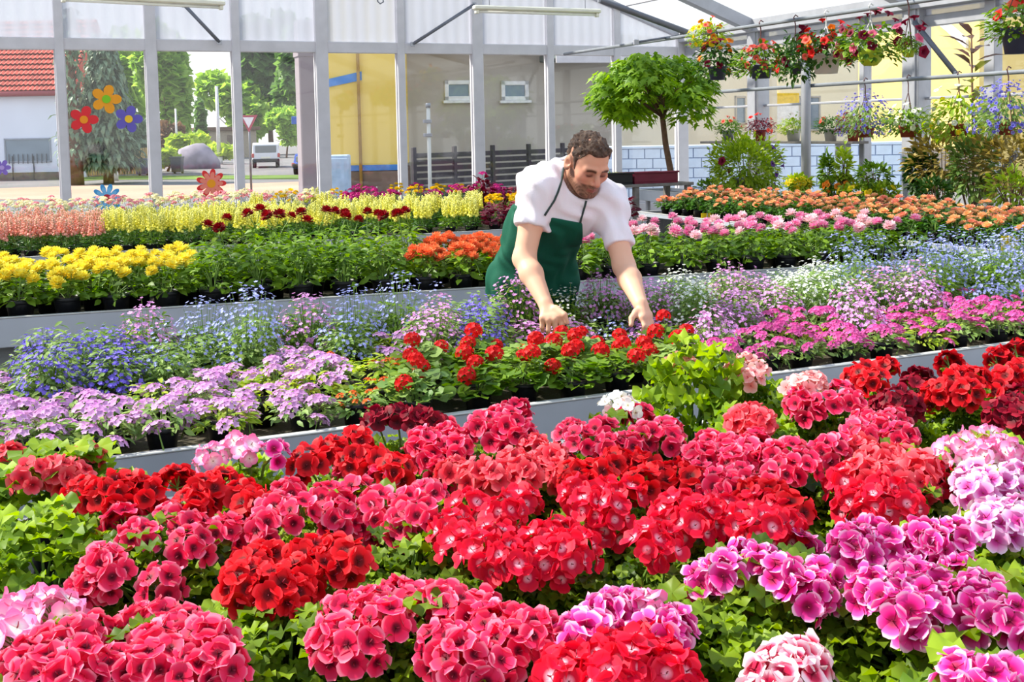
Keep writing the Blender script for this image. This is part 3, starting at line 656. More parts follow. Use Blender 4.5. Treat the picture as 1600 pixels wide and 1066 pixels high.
P_bo = petalmat('begonia_orange', [(0, S(248, 164, 80)), (.6, S(252, 188, 132)), (1, S(254, 216, 178))], .04); P_bc = petalmat('begonia_coral', [(0, S(244, 126, 92)), (.6, S(250, 158, 128)), (1, S(253, 198, 176))], .04)
P_mar = simple('petunia_maroon', S(60, 0, 20), S(120, 6, 44), .03); P_pur = simple('petunia_purple', S(60, 30, 110), S(120, 70, 170), .03)
V = 3
def oval_mk(a, b, w, dr=.2): return lambda: (lambda l: oval(l, l * w, .25, dr))(U(a, b))
F_ver = [foliage('foliage', 120, .088, .055, .105, oval_mk(.022, .04, .42), [L_grey if i else L_lime, M_stem], 12, .5, -.3) for i in range(V)]
F_mist = [foliage('foliage', 130, .08, .055, .14, oval_mk(.016, .03, .32), [L_grey if i < 2 else L_bush, M_stem], 16, .3, -.2) for i in range(V)]
F_zon = [foliage('foliage', 80, .095, .06, .125, lambda: roundleaf(U(.014, .024), 11, .12), [L_grey if i % 2 else L_bush, M_stem], 8, .8, -.2) for i in range(V)]
F_dah = [foliage('foliage', 85, .105, .08, .21, oval_mk(.045, .075, .55), [L_bush, M_stem], 10, .45, -.2) for i in range(V)]
F_tall = [foliage('foliage', 150, .11, .08, .30, oval_mk(.04, .075, .42), [L_bush if i else L_ger, M_stem], 14, .35, -.05, inner=.7) for i in range(V)]
F_snap = [foliage('foliage', 110, .08, .06, .17, oval_mk(.035, .06, .22), [L_dark if i else L_bush, M_stem], 10, .15, -.1) for i in range(V)]
F_beg = [foliage('foliage', 80, .085, .07, .175, oval_mk(.035, .06, .7), [L_dark, M_stem], 8, .6, -.2) for i in range(V)]
F_col = [foliage('foliage', 80, .10, .07, .22, oval_mk(.04, .075, .65), [L_wine, M_stem], 8, .6, -.2) for i in range(V)]
F_mar = [foliage('foliage', 90, .09, .06, .20, oval_mk(.02, .04, .35), [L_ger, M_stem], 10, .3, -.1) for i in range(V)]
def snapspike(mt):
    b = MB(); b.tube([(0, 0, -.08), (0, 0, .085)], [.0028, .0015], 4, 1, False)
    for i in range(20):
        t = i / 19; a = i * 2.4; r = .017 * (1 - .62 * t); z = -.03 + .115 * t
        p = Vector((math.cos(a) * r * .7, math.sin(a) * r * .7, z)); s = .0125 * (1 - .55 * t)
        M = zframe(p, (math.cos(a), math.sin(a), .45), U(0, 6), s)
        b.add([(0, 0, 1.1), (1, 0, .2), (0, 1, .2), (-1, 0, .2), (0, -1, .2), (0, 0, -.8), (.9, .7, .8), (-.9, .7, .8)], [(0, 1, 6), (6, 1, 2), (0, 6, 7), (6, 2, 7), (7, 2, 3), (0, 7, 3), (0, 3, 4), (0, 4, 1), (5, 2, 1), (5, 3, 2), (5, 4, 3), (5, 1, 4)], 0, M)
    return b.mesh('flower_spike', [mt, M_stem])
H = {'vl': [umbel('flower_head', P_vl) for _ in range(2)], 'vp': [umbel('flower_head', P_vp, .022, 14, .0085) for _ in range(2)], 'or': [umbel('flower_head', P_or, .013, 9, .006) for _ in range(2)],
     'rg': [], 'yd': [flowerhead('flower_head', P_yd, .040, RD, .5, .1) for _ in range(2)], 'dr': [flowerhead('flower_head', P_dr, .040, RD, .5, .18) for _ in range(2)],
     'od': [flowerhead('flower_head', P_od, .040, RD, .5, .1) for _ in range(2)], 'pd': [flowerhead('flower_head', P_pd, .045, RD, .5, .12) for _ in range(2)], 'pw': [flowerhead('flower_head', P_pw, .047, RD, .5, .12) for _ in range(2)],
     'sn': [snapspike(P_sn) for _ in range(2)], 'sy': [snapspike(P_sy) for _ in range(2)], 'cr': [umbel('flower_head', P_cr, .03, 12, .012) for _ in range(2)], 'pk': [umbel('flower_head', P_pk, .03, 12, .012) for _ in range(2)],
     'mg': [umbel('flower_head', P_mg, .03, 12, .014) for _ in range(2)], 'my': [flowerhead('flower_head', P_my, .026, RB, .7, .1) for _ in range(2)],
     'bo': [flowerhead('flower_head', P_bo, .036, RB, .85, .06) for _ in range(2)], 'bc': [flowerhead('flower_head', P_bc, .036, RB, .85, .06) for _ in range(2)]}
def zonalhead():
    pts = []
    for i in range(22):
        ph = math.acos(1 - (i + .5) / 22 * 1.25); a = i * 2.39996; d = Vector((math.sin(ph) * math.cos(a), math.sin(ph) * math.sin(a), math.cos(ph))); pts.append((d * .031, d))
    return florets('flower_head', pts, .0135, [P_rg, M_stem], 5, 0, [(Vector((0, 0, -.1)), Vector((0, 0, 0)), .0022)])
H['rg'] = [zonalhead() for _ in range(2)]
SPR = {'lb': [spray('blossoms', P_lb, .09, .065, .15, 230, .008) for _ in range(V)], 'nb': [spray('blossoms', P_nb, .095, .08, .19, 140, .0075) for _ in range(V)], 'lp': [spray('blossoms', P_lp, .095, .075, .17, 220, .0075) for _ in range(V)], 'wa': [spray('blossoms', P_wa, .09, .08, .17, 120, .0075) for _ in range(V)],
       'gb': [spray('blossoms', P_nb, .085, .09, .18, 30) for _ in range(V)]}
SPRT = {'lb': [spray('blossoms', P_lb, .105, .07, .20, 300, .008) for _ in range(V)], 'nb': [spray('blossoms', P_nb, .11, .08, .31, 230, .0072) for _ in range(V)], 'lp': [spray('blossoms', P_lp, .11, .08, .24, 300, .0075) for _ in range(V)], 'wa': [spray('blossoms', P_wa, .105, .08, .24, 200, .0072) for _ in range(V)], 'gb': [spray('blossoms', P_nb, .10, .09, .28, 60, .0072) for _ in range(V)]}
F_mistT = [foliage('foliage', 420, .10, .055, .21, oval_mk(.02, .038, .36), [L_grey if i < 2 else L_bush, M_stem], 22, .3, -.2, inner=.4) for i in range(V)]
# kind: (thing name, description, pot, foliage list, [head kinds], number of heads, head radius on the plant, head height, dome, head scale)
KIND = {
    'vl': ('potted_verbena', 'lilac verbena', 'small', F_ver, ['vl'], 7, .09, .125, .05, 1.38), 'vp': ('potted_verbena', 'bright pink verbena', 'small', F_ver, ['vp'], 9, .09, .135, .05, 1.2),
    'or': ('potted_lantana', 'green lantana with small orange flowers', 'small', F_ver, ['or'], 6, .07, .11, .03, 1.1), 'rg': ('potted_geranium', 'red zonal geranium', 'small', F_zon, ['rg'], 2.4, .07, .15, .05, .85),
    'lb': ('potted_lobelia', 'violet blue lobelia', 'small', F_mist, None, 0, 0, 0, 0, 1), 'nb': ('potted_nemesia', 'pale blue nemesia', 'small', F_mist, None, 0, 0, 0, 0, 1), 'lp': ('potted_phlox', 'fine mauve phlox', 'small', F_mist, None, 0, 0, 0, 0, 1),
    'wa': ('potted_alyssum', 'white alyssum', 'small', F_mist, None, 0, 0, 0, 0, 1), 'gb': ('potted_nemesia', 'green nemesia with few blue flowers', 'small', F_mist, None, 0, 0, 0, 0, 1),
    'yd': ('potted_dahlia', 'yellow dahlia', 'mid', F_dah, ['yd'], 7, .085, .245, .05, 1.0), 'dr': ('potted_dahlia', 'tall leafy dahlia with maroon blooms', 'mid', F_tall, ['dr'], 1.5, .06, .415, .03, 1.0),
    'gn': ('potted_dahlia', 'tall green dahlia not yet in bloom', 'mid', F_tall, ['dr'], 0, .06, .38, .03, 1.0), 'od': ('potted_dahlia', 'orange dahlia', 'mid', F_dah, ['od'], 8, .085, .245, .06, .95), 'pd': ('potted_dahlia', 'pink dahlia', 'mid', F_dah, ['pd', 'pd', 'pw'], 2.4, .085, .275, .05, .95),
    'sn': ('potted_snapdragon', 'salmon snapdragon', 'small', F_snap, ['sn'], 7, .075, .21, .02, 1.0), 'sy': ('potted_snapdragon', 'yellow snapdragon', 'small', F_snap, ['sy'], 7, .075, .21, .02, 1.0),
    'cr': ('potted_yarrow', 'cream white flowering plant', 'small', F_mar, ['cr', 'cr', 'pk'], 8, .08, .27, .05, 1.0), 'pk': ('potted_yarrow', 'rose pink flowering plant', 'small', F_mar, ['pk', 'cr', 'pk'], 8, .08, .27, .05, 1.0), 'mg': ('potted_petunia', 'magenta flowering plant', 'small', F_mar, ['mg'], 7, .08, .26, .05, 1.0),
    'my': ('potted_marigold', 'yellow marigold', 'small', F_mar, ['my'], 8, .085, .25, .05, 1.05), 'co': ('potted_coleus', 'dark wine-leaved coleus', 'small', F_col, None, 0, 0, 0, 0, 1),
    'bo': ('potted_begonia', 'apricot orange begonia', 'small', F_beg, ['bo'], 3.4, .07, .20, .06, 1.05), 'bc': ('potted_begonia', 'coral begonia', 'small', F_beg, ['bc', 'bo'], 3.4, .07, .20, .06, 1.05)}
def plant(kind, x, y, label, group, zs=1.0, fs=1.0, tall=False):
    nm, desc, pot, fol, heads, n, hr, hz, dome, hsc = KIND[kind]
    spr = SPRT if tall else SPR; fol = F_mistT if tall else fol
    e = link(nm, None, loc=(x, y, TZ), rot=(0, 0, U(0, 6.28)), label=label, category='plant', group=group)
    pot_under(e, pot, 1.0)
    link('foliage', R.choice(fol), e, scale=(fs, fs, zs), kind='stuff')
    if kind in SPR: link('blossoms', R.choice(spr[kind]), e, rot=(0, 0, U(0, 6)), scale=(fs, fs, zs), kind='stuff')
    if heads:
        nn = int(n * U(.75, 1.25) + U(0, 1)); a0 = U(0, 6)
        for i in range(nn):
            k = math.sqrt((i + .5) / nn); a = a0 + i * 2.39996 + U(-.3, .3); d = Vector((math.cos(a) * k, math.sin(a) * k, 0))
            link('flower_spike' if kind in ('sn', 'sy') else 'flower_head', R.choice(H[R.choice(heads)]), e, loc=(d.x * hr * fs, d.y * hr * fs, (hz - dome * k * k) * zs + U(-.012, .012)),
                 rot=(U(-.15, .15) - d.y * .5 * (kind not in ('sn', 'sy')), U(-.15, .15) + d.x * .5 * (kind not in ('sn', 'sy')), U(0, 6)), scale=hsc * U(.88, 1.12))
    return e
def nearest(seeds, px, py, yw=2.0):
    return min(seeds, key=lambda s: (s[0] - px) ** 2 + yw * (s[1] - py) ** 2)[2]
ROWN = ['front', 'second', 'third', 'fourth', 'fifth', 'sixth', 'seventh', 'eighth', 'ninth', 'tenth']
COUNT = {}
def row_label(kind, row, bench_word):
    key = (kind, row, bench_word); i = COUNT.get(key, 0); COUNT[key] = i + 1
    return '%s, %s from left, %s row, %s bench' % (KIND[kind][1], ordinal(i), ROWN[row], bench_word)
# --- middle bench (verbena, lobelia, red geraniums), kinds sampled from the photograph
SEED2 = [(30, 600, 'vl'), (190, 650, 'vl'), (320, 605, 'vl'), (400, 600, 'vl'), (130, 640, 'vl'), (440, 640, 'vl'), (370, 640, 'vl'), (480, 565, 'vl'), (230, 610, 'vl'), (80, 580, 'lb'), (150, 550, 'lb'), (200, 570, 'lb'),
         (190, 545, 'lp'), (150, 530, 'lp'), (30, 530, 'gb'), (280, 540, 'gb'), (270, 570, 'gb'), (370, 530, 'nb'), (330, 515, 'nb'), (600, 480, 'nb'), (560, 505, 'nb'), (640, 500, 'nb'), (590, 450, 'nb'), (450, 550, 'vl'), (470, 525, 'lp'), (640, 530, 'vl'),
         (700, 525, 'lp'), (740, 490, 'lb'), (765, 500, 'lb'), (700, 490, 'gb'), (530, 575, 'or'), (600, 565, 'or'), (640, 560, 'rg'), (700, 555, 'rg'), (800, 550, 'rg'), (860, 580, 'rg'), (670, 605, 'rg'), (730, 600, 'rg'), (780, 605, 'rg'), (560, 620, 'or'), (620, 625, 'or'), (960, 575, 'rg'),
         (1000, 560, 'rg'), (900, 605, 'rg'), (1080, 545, 'rg'), (1100, 575, 'rg'), (1200, 570, 'rg'), (1000, 600, 'rg'), (910, 540, 'rg'), (980, 525, 'rg'), (880, 465, 'wa'), (825, 460, 'wa'), (800, 500, 'lp'), (840, 530, 'or'), (1060, 480, 'wa'), (1110, 470, 'wa'), (1280, 460, 'wa'), (1300, 475, 'wa'), (930, 490, 'lp'), (1030, 490, 'lp'), (1170, 485, 'lp'), (1130, 505, 'lp'),
         (885, 510, 'lp'), (960, 500, 'gb'), (1200, 515, 'vp'), (1150, 535, 'vp'), (1300, 540, 'vp'), (1400, 520, 'vp'), (1500, 505, 'vp'), (1590, 505, 'vp'), (1290, 575, 'vp'), (1400, 570, 'vp'), (1250, 510, 'vp'), (1550, 530, 'vp'), (1450, 560, 'vp'), (1230, 565, 'vp'), (1560, 570, 'vp'), (1500, 478, 'vp'), (1590, 484, 'vp'), (1400, 494, 'vp'), (1310, 505, 'vp'),
         (1450, 440, 'nb'), (1400, 435, 'nb'), (1500, 425, 'nb'), (1550, 455, 'nb'), (1590, 435, 'nb'), (1350, 470, 'lp'), (1420, 465, 'lp'), (1340, 450, 'nb')]
HANDS = [tuple(pd(854, 474, 4.26).xy), tuple(pd(1002, 480, 4.22).xy), tuple(pd(988, 446, 4.33).xy), tuple(pd(838, 446, 4.33).xy)]
for r_ in range(6):
    y0 = 3.165 + r_ * .185
    for i in range(34):
        x0 = -.12 + i * .178 + (.089 if r_ % 2 else 0) + U(-.035, .035); yy = y0 + U(-.025, .025)
        px, py, _ = proj((x0, yy, TZ + .12))
        if not (-70 < px < 1860) or x0 > 5.55: continue
        k = nearest(SEED2, px, py)
        near = min((Vector((x0, yy)) - Vector(h_)).length for h_ in HANDS) < .21
        plant(k, x0, yy, row_label(k, r_, 'middle'), KIND[k][1] + ' plants on the middle bench', .72 if near else (1.0 if (k in SPR and r_ > 2) else 1.1) * U(.85, 1.18), U(1.0, 1.18), k in SPR and r_ > 2 and not near)
# --- dahlia bench (turned a little)
c3, s3 = math.cos(T3R), math.sin(T3R)
SEED3 = [(60, 440, 'yd'), (140, 440, 'yd'), (250, 440, 'yd'), (330, 430, 'gn'), (400, 400, 'dr'), (480, 400, 'dr'), (560, 400, 'dr'), (620, 390, 'dr'), (440, 440, 'gn'), (520, 440, 'gn'), (700, 400, 'od'), (760, 400, 'od'), (820, 400, 'od'), (900, 390, 'pd'), (1000, 380, 'pd'), (1100, 380, 'pd'), (1200, 380, 'pd'), (1330, 370, 'pd')]
for r_ in range(4):
    for i in range(40):
        a = -.1 + i * .215 + (.1 if r_ % 2 else 0) + U(-.015, .015); b_ = .10 + r_ * .24
        x0, y0 = T3P[0] + c3 * a - s3 * b_, T3P[1] + s3 * a + c3 * b_
        if a > 5.12: continue
        px, py, _ = proj((x0, y0, TZ + .15))
        if not (-90 < px < 1700): continue
        k = nearest(SEED3, px, py, .05)
        if k in ('dr', 'gn') : k = 'gn' if (r_ == 0 and U(0, 1) < .75) else 'dr'
        plant(k, x0, y0, row_label(k, r_, 'dahlia'), KIND[k][1] + ' plants on the dahlia bench', U(.92, 1.08))
# --- snapdragon bench near the back windows
for r_ in range(9):
    y0 = 8.77 + r_ * .235
    for i in range(34):
        x0 = -.15 + i * .21 + (.1 if r_ % 2 else 0) + U(-.02, .02)
        if x0 > 5.12: continue
        px, py, _ = proj((x0, y0, TZ + .2))
        if not (-60 < px < 1200): continue
        if r_ < 6: k = 'sn' if px < 168 + U(-12, 12) else ('sy' if px < 742 else ('co' if r_ < 3 else 'my') if px < 900 else 'co')
        else:
            k = R.choice(['cr', 'cr', 'pk']) if px < 400 else R.choice(['my', 'mg', 'co', 'my']) if px > 520 else R.choice(['cr', 'my', 'pk', 'sy'])
            if 540 < px < 610: k = 'mg'
            if 610 < px < 730: k = R.choice(['my', 'my', 'mg'])
            if px > 930: k = 'co'
        plant(k, x0, y0, row_label(k, r_, 'snapdragon'), KIND[k][1] + ' plants on the snapdragon bench', U(.92, 1.08) * (1.3 if r_ > 5 else 1.0))
# --- begonia bench along the side wall (rows run away from the camera)
for r_ in range(6):
    x0 = 6.06 + r_ * .2
    for i in range(33):
        yy = 3.4 + i * .195 + (.09 if r_ % 2 else 0)
        if yy > 9.85: continue
        px, py, _ = proj((x0, yy, TZ + .15))
        if not (900 < px < 1860): continue
        k = R.choice(['bo', 'bc', 'bo', 'bc'])
        key = ('beg', k, r_); n_ = COUNT.get(key, 0); COUNT[key] = n_ + 1
        plant(k, x0 + U(-.02, .02), yy + U(-.02, .02), '%s, %s in the %s row from the aisle, counted toward the corner' % (KIND[k][1], ordinal(n_), ROWN[r_].replace('front', 'first')), KIND[k][1] + ' plants on the side bench', U(.82, 1.28), U(.95, 1.1))
# ================================================================== other things inside the house
M_gal = plain('zinc', S(150, 152, 156), 0.45, 0.4, .08)
M_bark = plain('smooth_bark', S(112, 84, 66), 0.85, 0, .2, 20, .5, 60)
M_wood = plain('grey_wood', S(128, 122, 118), 0.8, 0, .15, 12, .3, 50)
M_yel = plain('yellow_card', S(246, 206, 20), 0.5, 0, .03)
M_wire = plain('hook_wire', S(96, 60, 60), 0.5, .2, .05)
M_cord = plain('white_hook', S(230, 228, 224), 0.5, 0, .03)
# ---- small tree on a clear stem
tb = pY(1040, 300, 11.85); tb.z = 0
tree = link('standard_tree', None, loc=(tb.x, tb.y, 0), label='small tree with a round bright green crown on a bare stem', category='tree')
top = pY(1036, 190, 11.85); cc = pY(1022, 140, 11.85)
tr_ = MB(); tl = lambda p: Vector((p.x - tb.x, p.y - tb.y, p.z))
tr_.tube([(0, 0, .3), (.02, 0, .8), tl(pY(1048, 268, 11.85)), tl(pY(1040, 225, 11.85)), tl(top), tl(pY(1030, 150, 11.85))], [.045, .042, .04, .036, .034, .02], 10)
cl = tl(cc)
for i in range(9):
    d = hemi(-.2); tr_.tube([tl(top) + Vector((0, 0, .05)), cl + Vector((d.x * .25, d.y * .25, d.z * .1 - .1)), cl + Vector((d.x * .62, d.y * .62, d.z * .32))], [.018, .012, .005], 6)
build('trunk', tr_, M_bark, tree, True)
cr = MB(); LOBES = []
for i in range(30):
    d = hemi(-.85); LOBES.append((cl + Vector((d.x * .54, d.y * .54, d.z * .34 - .03)), U(.2, .30)))
LOBES.append((cl, .4))
for i in range(2500):
    lo_, lr_ = LOBES[i % len(LOBES)]; d = hemi(-.7); k = U(.6, 1.05)
    p = lo_ + Vector((d.x * lr_ * k, d.y * lr_ * k, d.z * lr_ * .75 * k))
    y = Vector((d.x, d.y, -.55)) + Vector((U(-.5, .5), U(-.5, .5), U(-.4, .3))); cr.add(*lobed(U(.09, .16)), 0, frame(p, y, Vector((d.x * .5, d.y * .5, 1)) + Vector((U(-.4, .4), U(-.4, .4), 0))))
build('crown', cr, L_tree, tree, kind='stuff')
build('tub', MB().lathe([(.02, 0), (.19, 0), (.23, .34), (.245, .34), (.245, .38), (.22, .38), (.215, .32), (.01, .32)], 24), M_pot, tree, True)
# ---- potting shelf with trays behind the man
sh0, sh1 = pY(905, 285, 10.95), pY(1086, 291, 10.95)
zs_ = (sh0.z + sh1.z) / 2; tbl = link('slatted_table', None, loc=(sh0.x, 10.95, 0), label='grey slatted table holding burgundy trays beside the little tree', category='table'); LW = sh1.x - sh0.x
for j in range(4): build('slat', MB().bbox((0, .02 + j * .14, zs_ - .035), (LW, .13 + j * .14, zs_), .004), M_wood, tbl)
for x in (.06, LW / 2, LW - .06):
    for y in (.06, .5): build('leg', MB().bbox((x - .03, y - .03, 0), (x + .03, y + .03, zs_ - .035), .004), M_wood, tbl)
build('cross_rail', MB().bbox((.06, .04, zs_ * .45), (LW - .06, .08, zs_ * .45 + .05), .004), M_wood, tbl)
M_burg = plain('burgundy_plastic', S(112, 30, 52), 0.45, 0, .08)
def tray(x0, x1, mt, label, plants):
    e = link('seed_tray', None, loc=((x0 + x1) / 2, 11.2, zs_), label=label, category='tray', group='trays on the slatted table'); w_ = (x1 - x0) / 2; b = MB()
    b.bbox((-w_, -.22, 0), (w_, .22, .02), .004); b.bbox((-w_, -.22, .02), (w_, -.20, .12), .004); b.bbox((-w_, .20, .02), (w_, .22, .12), .004); b.bbox((-w_, -.2, .02), (-w_ + .02, .2, .12), .004); b.bbox((w_ - .02, -.2, .02), (w_, .2, .12), .004)
    b.bbox((-w_ - .012, -.235, .115), (w_ + .012, -.215, .135), .004); build('tray_body', b, mt, e)
    build('soil', MB().box((-w_ + .02, -.2, .02), (w_ - .02, .2, .09)), M_soil, e)
    if plants:
        f_ = MB()
        for i in range(160): f_.add(*oval(U(.03, .06), .012, .3, .1), 0, frame((U(-w_ + .03, w_ - .03), U(-.18, .18), .09), (U(-.6, .6), U(-.6, .6), 1), (U(-1, 1), U(-1, 1), .2)))
        build('seedlings', f_, L_lime, e, kind='stuff')
tray(pY(976, 270, 11.2).x, pY(1043, 270, 11.2).x, M_burg, 'burgundy plastic tray on the slatted table next to the tree stem', False)
tray(pY(910, 270, 11.2).x, pY(973, 270, 11.2).x, M_pot, 'black tray of green seedlings behind the man at the slatted table', True)
# ---- yellow sticky cards on sticks
def card(px, py, X, label):
    p = pX(px, py, X); e = link('sticky_card', None, loc=(p.x, p.y, TZ), label=label, category='card', group='yellow sticky cards'); h = p.z - TZ; s = .052
    build('stick', MB().tube([(0, 0, 0), (0, 0, h + s)], .004, 6), M_cord, e); e.rotation_euler = (0, 0, -TH)
    for t, a in ((-.03, .25), (.03, -.25)): build('sheet', MB().bbox((-.029, -.0015, -s), (.029, .0015, s), .001), M_yel, e, loc=(t, 0, h), rot=(0, 0, a))
card(1105, 342, 5.99, 'yellow sticky card on a stick by the far end of the begonia bench'); card(1577, 381, 5.99, 'yellow folded sticky card on a stick at the near begonias')
# ---- hanging baskets
def cascade(name, n, rad, top, drop, mk, mt): # mound that also hangs over the rim
    b = MB()
    for i in range(n):
        d = hemi(-.75); k = U(.5, 1.05); p = Vector((d.x * rad * k, d.y * rad * k, (d.z * top if d.z > 0 else d.z * drop * (1 if d.x * d.x + d.y * d.y > .3 else .2)) * k))
        b.add(*mk(), 0, frame(p, Vector((d.x, d.y, U(-.8, .5))), Vector((d.x, d.y, 1)) + Vector((U(-.5, .5), U(-.5, .5), 0))))
    return b.mesh(name, [mt])
def funnel(mt):
    """petunia: flared trumpet with five soft lobes"""
    b = MB(); n = 15; v, f = [], []
    for i, (r_, z) in enumerate(((.006, -.035), (.012, -.012), (.03, 0.0), (.042, -.004))):
        for j in range(n): a = 2 * math.pi * j / n; rr = r_ * (1 + (.12 * math.cos(5 * a) if i > 1 else 0)); v.append((rr * math.cos(a), rr * math.sin(a), z))
        if i: f += [((i - 1) * n + j, (i - 1) * n + (j + 1) % n, i * n + (j + 1) % n, i * n + j) for j in range(n)]
    return b.add(v, f).mesh('blossom', mt, True)
TRUMP = {'maroon': funnel(P_mar), 'purple': funnel(P_pur), 'coral': funnel(simple('petunia_coral', S(226, 60, 50), S(246, 110, 90), .04)), 'red': funnel(simple('petunia_red', S(206, 10, 14), S(240, 40, 30), .04)), 'orange': funnel(simple('bidens_orange', S(236, 90, 20), S(250, 150, 40), .04)),
         'pinkb': funnel(simple('petunia_pink', S(216, 60, 110), S(240, 120, 150), .04)), 'white': funnel(P_wa), 'yellow': funnel(simple('bidens_yellow', S(240, 190, 10), S(250, 220, 40), .04)), 'violet': funnel(simple('lobelia_spray', S(86, 80, 200), S(130, 126, 226), .04)), 'lav': funnel(simple('lavender_spray', S(120, 104, 196), S(160, 150, 226), .04))}
CASC = {k: cascade('foliage', n, 1, .8, .9, oval_mk(.16, .30, w_), mt) for k, (n, w_, mt) in {'dark': (520, .5, L_dark), 'fresh': (520, .5, L_bush), 'lime': (520, .45, L_lime), 'sage': (620, .3, L_grey), 'wine': (420, .5, L_wine), 'trail': (420, .6, L_dark)}.items()}
def basket(px, py, X, potw, poth, potm, hang_z, leaf, lr, cols, nfl, frad, label, flow_s=1.0, style='petunia', lz=1.0, hookm=None, cat='basket', grp='hanging flower baskets'):
    """px, py: centre of the pot's rim line in the photo; hangs from height hang_z"""
    p = pX(px, py, X); e = link('hanging_basket', None, loc=p, label=label, category=cat, group=grp)
    r = potw / 2
    b = MB().lathe([(.01, -poth), (r * .74, -poth), (r * .95, -.025), (r * 1.0, -.02), (r * 1.02, .0), (r * .92, 0), (r * .88, -.03), (.01, -.03)], 20) if style != 'round' else MB().lathe([(.01, -poth), (r * .5, -poth * .98), (r * .85, -poth * .7), (r, -poth * .3), (r * .98, 0), (r * .9, 0), (r * .85, -.04), (.01, -.04)], 20)
    build('pot', b, potm, e, True)
    if hang_z:
        hz = hang_z - p.z; hk_ = MB()
        for a in (0.4, 2.5, 4.6): hk_.tube([(r * .95 * math.cos(a), r * .95 * math.sin(a), 0), (0, 0, hz * .72)], .004, 5)
        hk_.tube([(0, 0, hz * .72), (0, 0, hz * .9), (-.02, 0, hz + .02), (0, 0, hz + .045), (.03, 0, hz + .03)], .006, 6); build('hanger', hk_, hookm or M_wire, e)
    link('foliage', CASC[leaf], e, rot=(0, 0, U(0, 6)), loc=(0, 0, .03), scale=(lr, lr, lr * .8 * lz), kind='stuff')
    for i in range(nfl):
        d = hemi(-.45); k = U(.85, 1.12); q = Vector((d.x * frad * k, d.y * frad * k, .04 + d.z * frad * .95 * k * lz))
        link('blossom', TRUMP[R.choice(cols)], e, loc=q, rot=(d + Vector((U(-.4, .4), U(-.4, .4), .2))).to_track_quat('Z', 'Y').to_euler(), scale=U(.8, 1.15) * flow_s)
    return e
basket(1121, 104, UPX, .2, .14, M_potn, UPZ, 'dark', .26, ['maroon', 'maroon', 'orange'], 18, .24, 'navy pot with yellow and orange blooms over maroon trailing flowers above the tree', .9, lz=1.2)
e1 = basket(1108, 62, UPX, .12, .08, M_potn, UPZ, 'lime', .22, ['yellow', 'coral', 'orange', 'yellow'], 24, .2, 'yellow and coral flower basket at the far end of the upper pipe', .8, lz=1.1)
basket(1189, 102, UPX, .23, .13, M_potn, UPZ, 'fresh', .28, ['coral', 'coral', 'coral'], 26, .22, 'navy pot of coral geraniums with maroon petunias above, on the upper pipe', .85)
basket(1243, 99, UPX, .13, .1, M_potn, UPZ, 'trail', .2, ['red', 'maroon'], 5, .18, 'small dark pot with long trailing ivy between two bigger baskets', 1.0, lz=2.0)
basket(1291, 84, UPX, .27, .18, M_potw, UPZ, 'dark', .31, ['red', 'red', 'coral', 'maroon', 'orange'], 46, .29, 'white pot overflowing with bright red flowers on the upper pipe', .95, hookm=M_cord)
basket(1360, 76, UPX, .22, .15, M_potl, UPZ, 'fresh', .3, ['maroon', 'maroon', 'pinkb'], 26, .31, 'lime green round pot with maroon and pink petunias spilling out', .95, 'round', hookm=M_cord)
basket(1420, 78, UPX - .05, .1, .06, M_potl, UPZ, 'fresh', .1, ['maroon', 'maroon', 'pinkb'], 10, .17, 'trailing maroon petunias hanging beside the thick pillar', 1.1, lz=1.5)
basket(1592, 44, UPX - .3, .25, .18, M_potn, UPZ + .1, 'fresh', .24, ['red', 'coral'], 10, .19, 'dark blue pot with red geranium at the upper corner of the picture', 1.3)
basket(1352, 197, LOX, .20, .12, M_terra, LOZ, 'sage', .27, ['lav', 'lav', 'violet'], 210, .28, 'terracotta pot of lavender blue flowers nearest the support pole', .36, lz=1.2)
basket(1419, 196, LOX, .19, .12, M_terra, LOZ, 'fresh', .24, ['white', 'white', 'white'], 30, .22, 'terracotta pot of white flowers in front of the thick pillar', .7)
basket(1498, 193, LOX, .20, .12, M_terra, LOZ, 'lime', .30, ['white', 'white', 'yellow'], 36, .30, 'terracotta pot of green leaves with scattered white flowers', .6, lz=1.3)
basket(1575, 190, LOX - .2, .19, .12, M_terra, LOZ, 'sage', .31, ['violet', 'violet', 'lav'], 260, .33, 'blue lobelia basket spreading widest at the picture edge', .40)
# ledge with pots along the far side glass
lx = RX - .2; la, lb_ = pX(1105, 218, lx), pX(1345, 222, lx)
zl = 1.5 - .2; led = link('window_ledge', None, loc=(lx, 0, 0), label='narrow ledge below the side window carrying white and brown pots', category='shelf')
build('board', MB().bbox((-.12, lb_.y, zl - .03), (.12, min(la.y, 14.2), zl), .004), M_wood, led)
for y in (lb_.y + .3, la.y - .6): build('bracket', MB().bbox((-.1, y, zl - .2), (.12, y + .03, zl - .03), .003), M_alu, led)
for i, (px, mt, w_, leaf, cols, lab) in enumerate([(1138, M_gal, .17, 'fresh', ['maroon', 'coral'], 'grey metal pot with pinkish leaves on the window ledge'), (1188, M_terra, .15, 'wine', ['coral', 'red'], 'brown pot with reddish flowers on the window ledge'), (1240, M_potw, .19, 'lime', ['white'], 'white pot with large lime leaves on the window ledge'), (1298, M_potw, .17, 'dark', ['coral', 'coral'], 'white pot with dull red flowers on the window ledge'), (1333, M_terra, .15, 'wine', ['maroon'], 'small brown pot on the ledge tucked behind the lavender basket')]):
    p = pX(px, 205, lx); e = basket(px, 205, lx, w_, .15, mt, None, leaf, .19, cols, 7, .18, lab, .7, cat='pot', grp='pots on the window ledge'); e.location.z = zl + .15
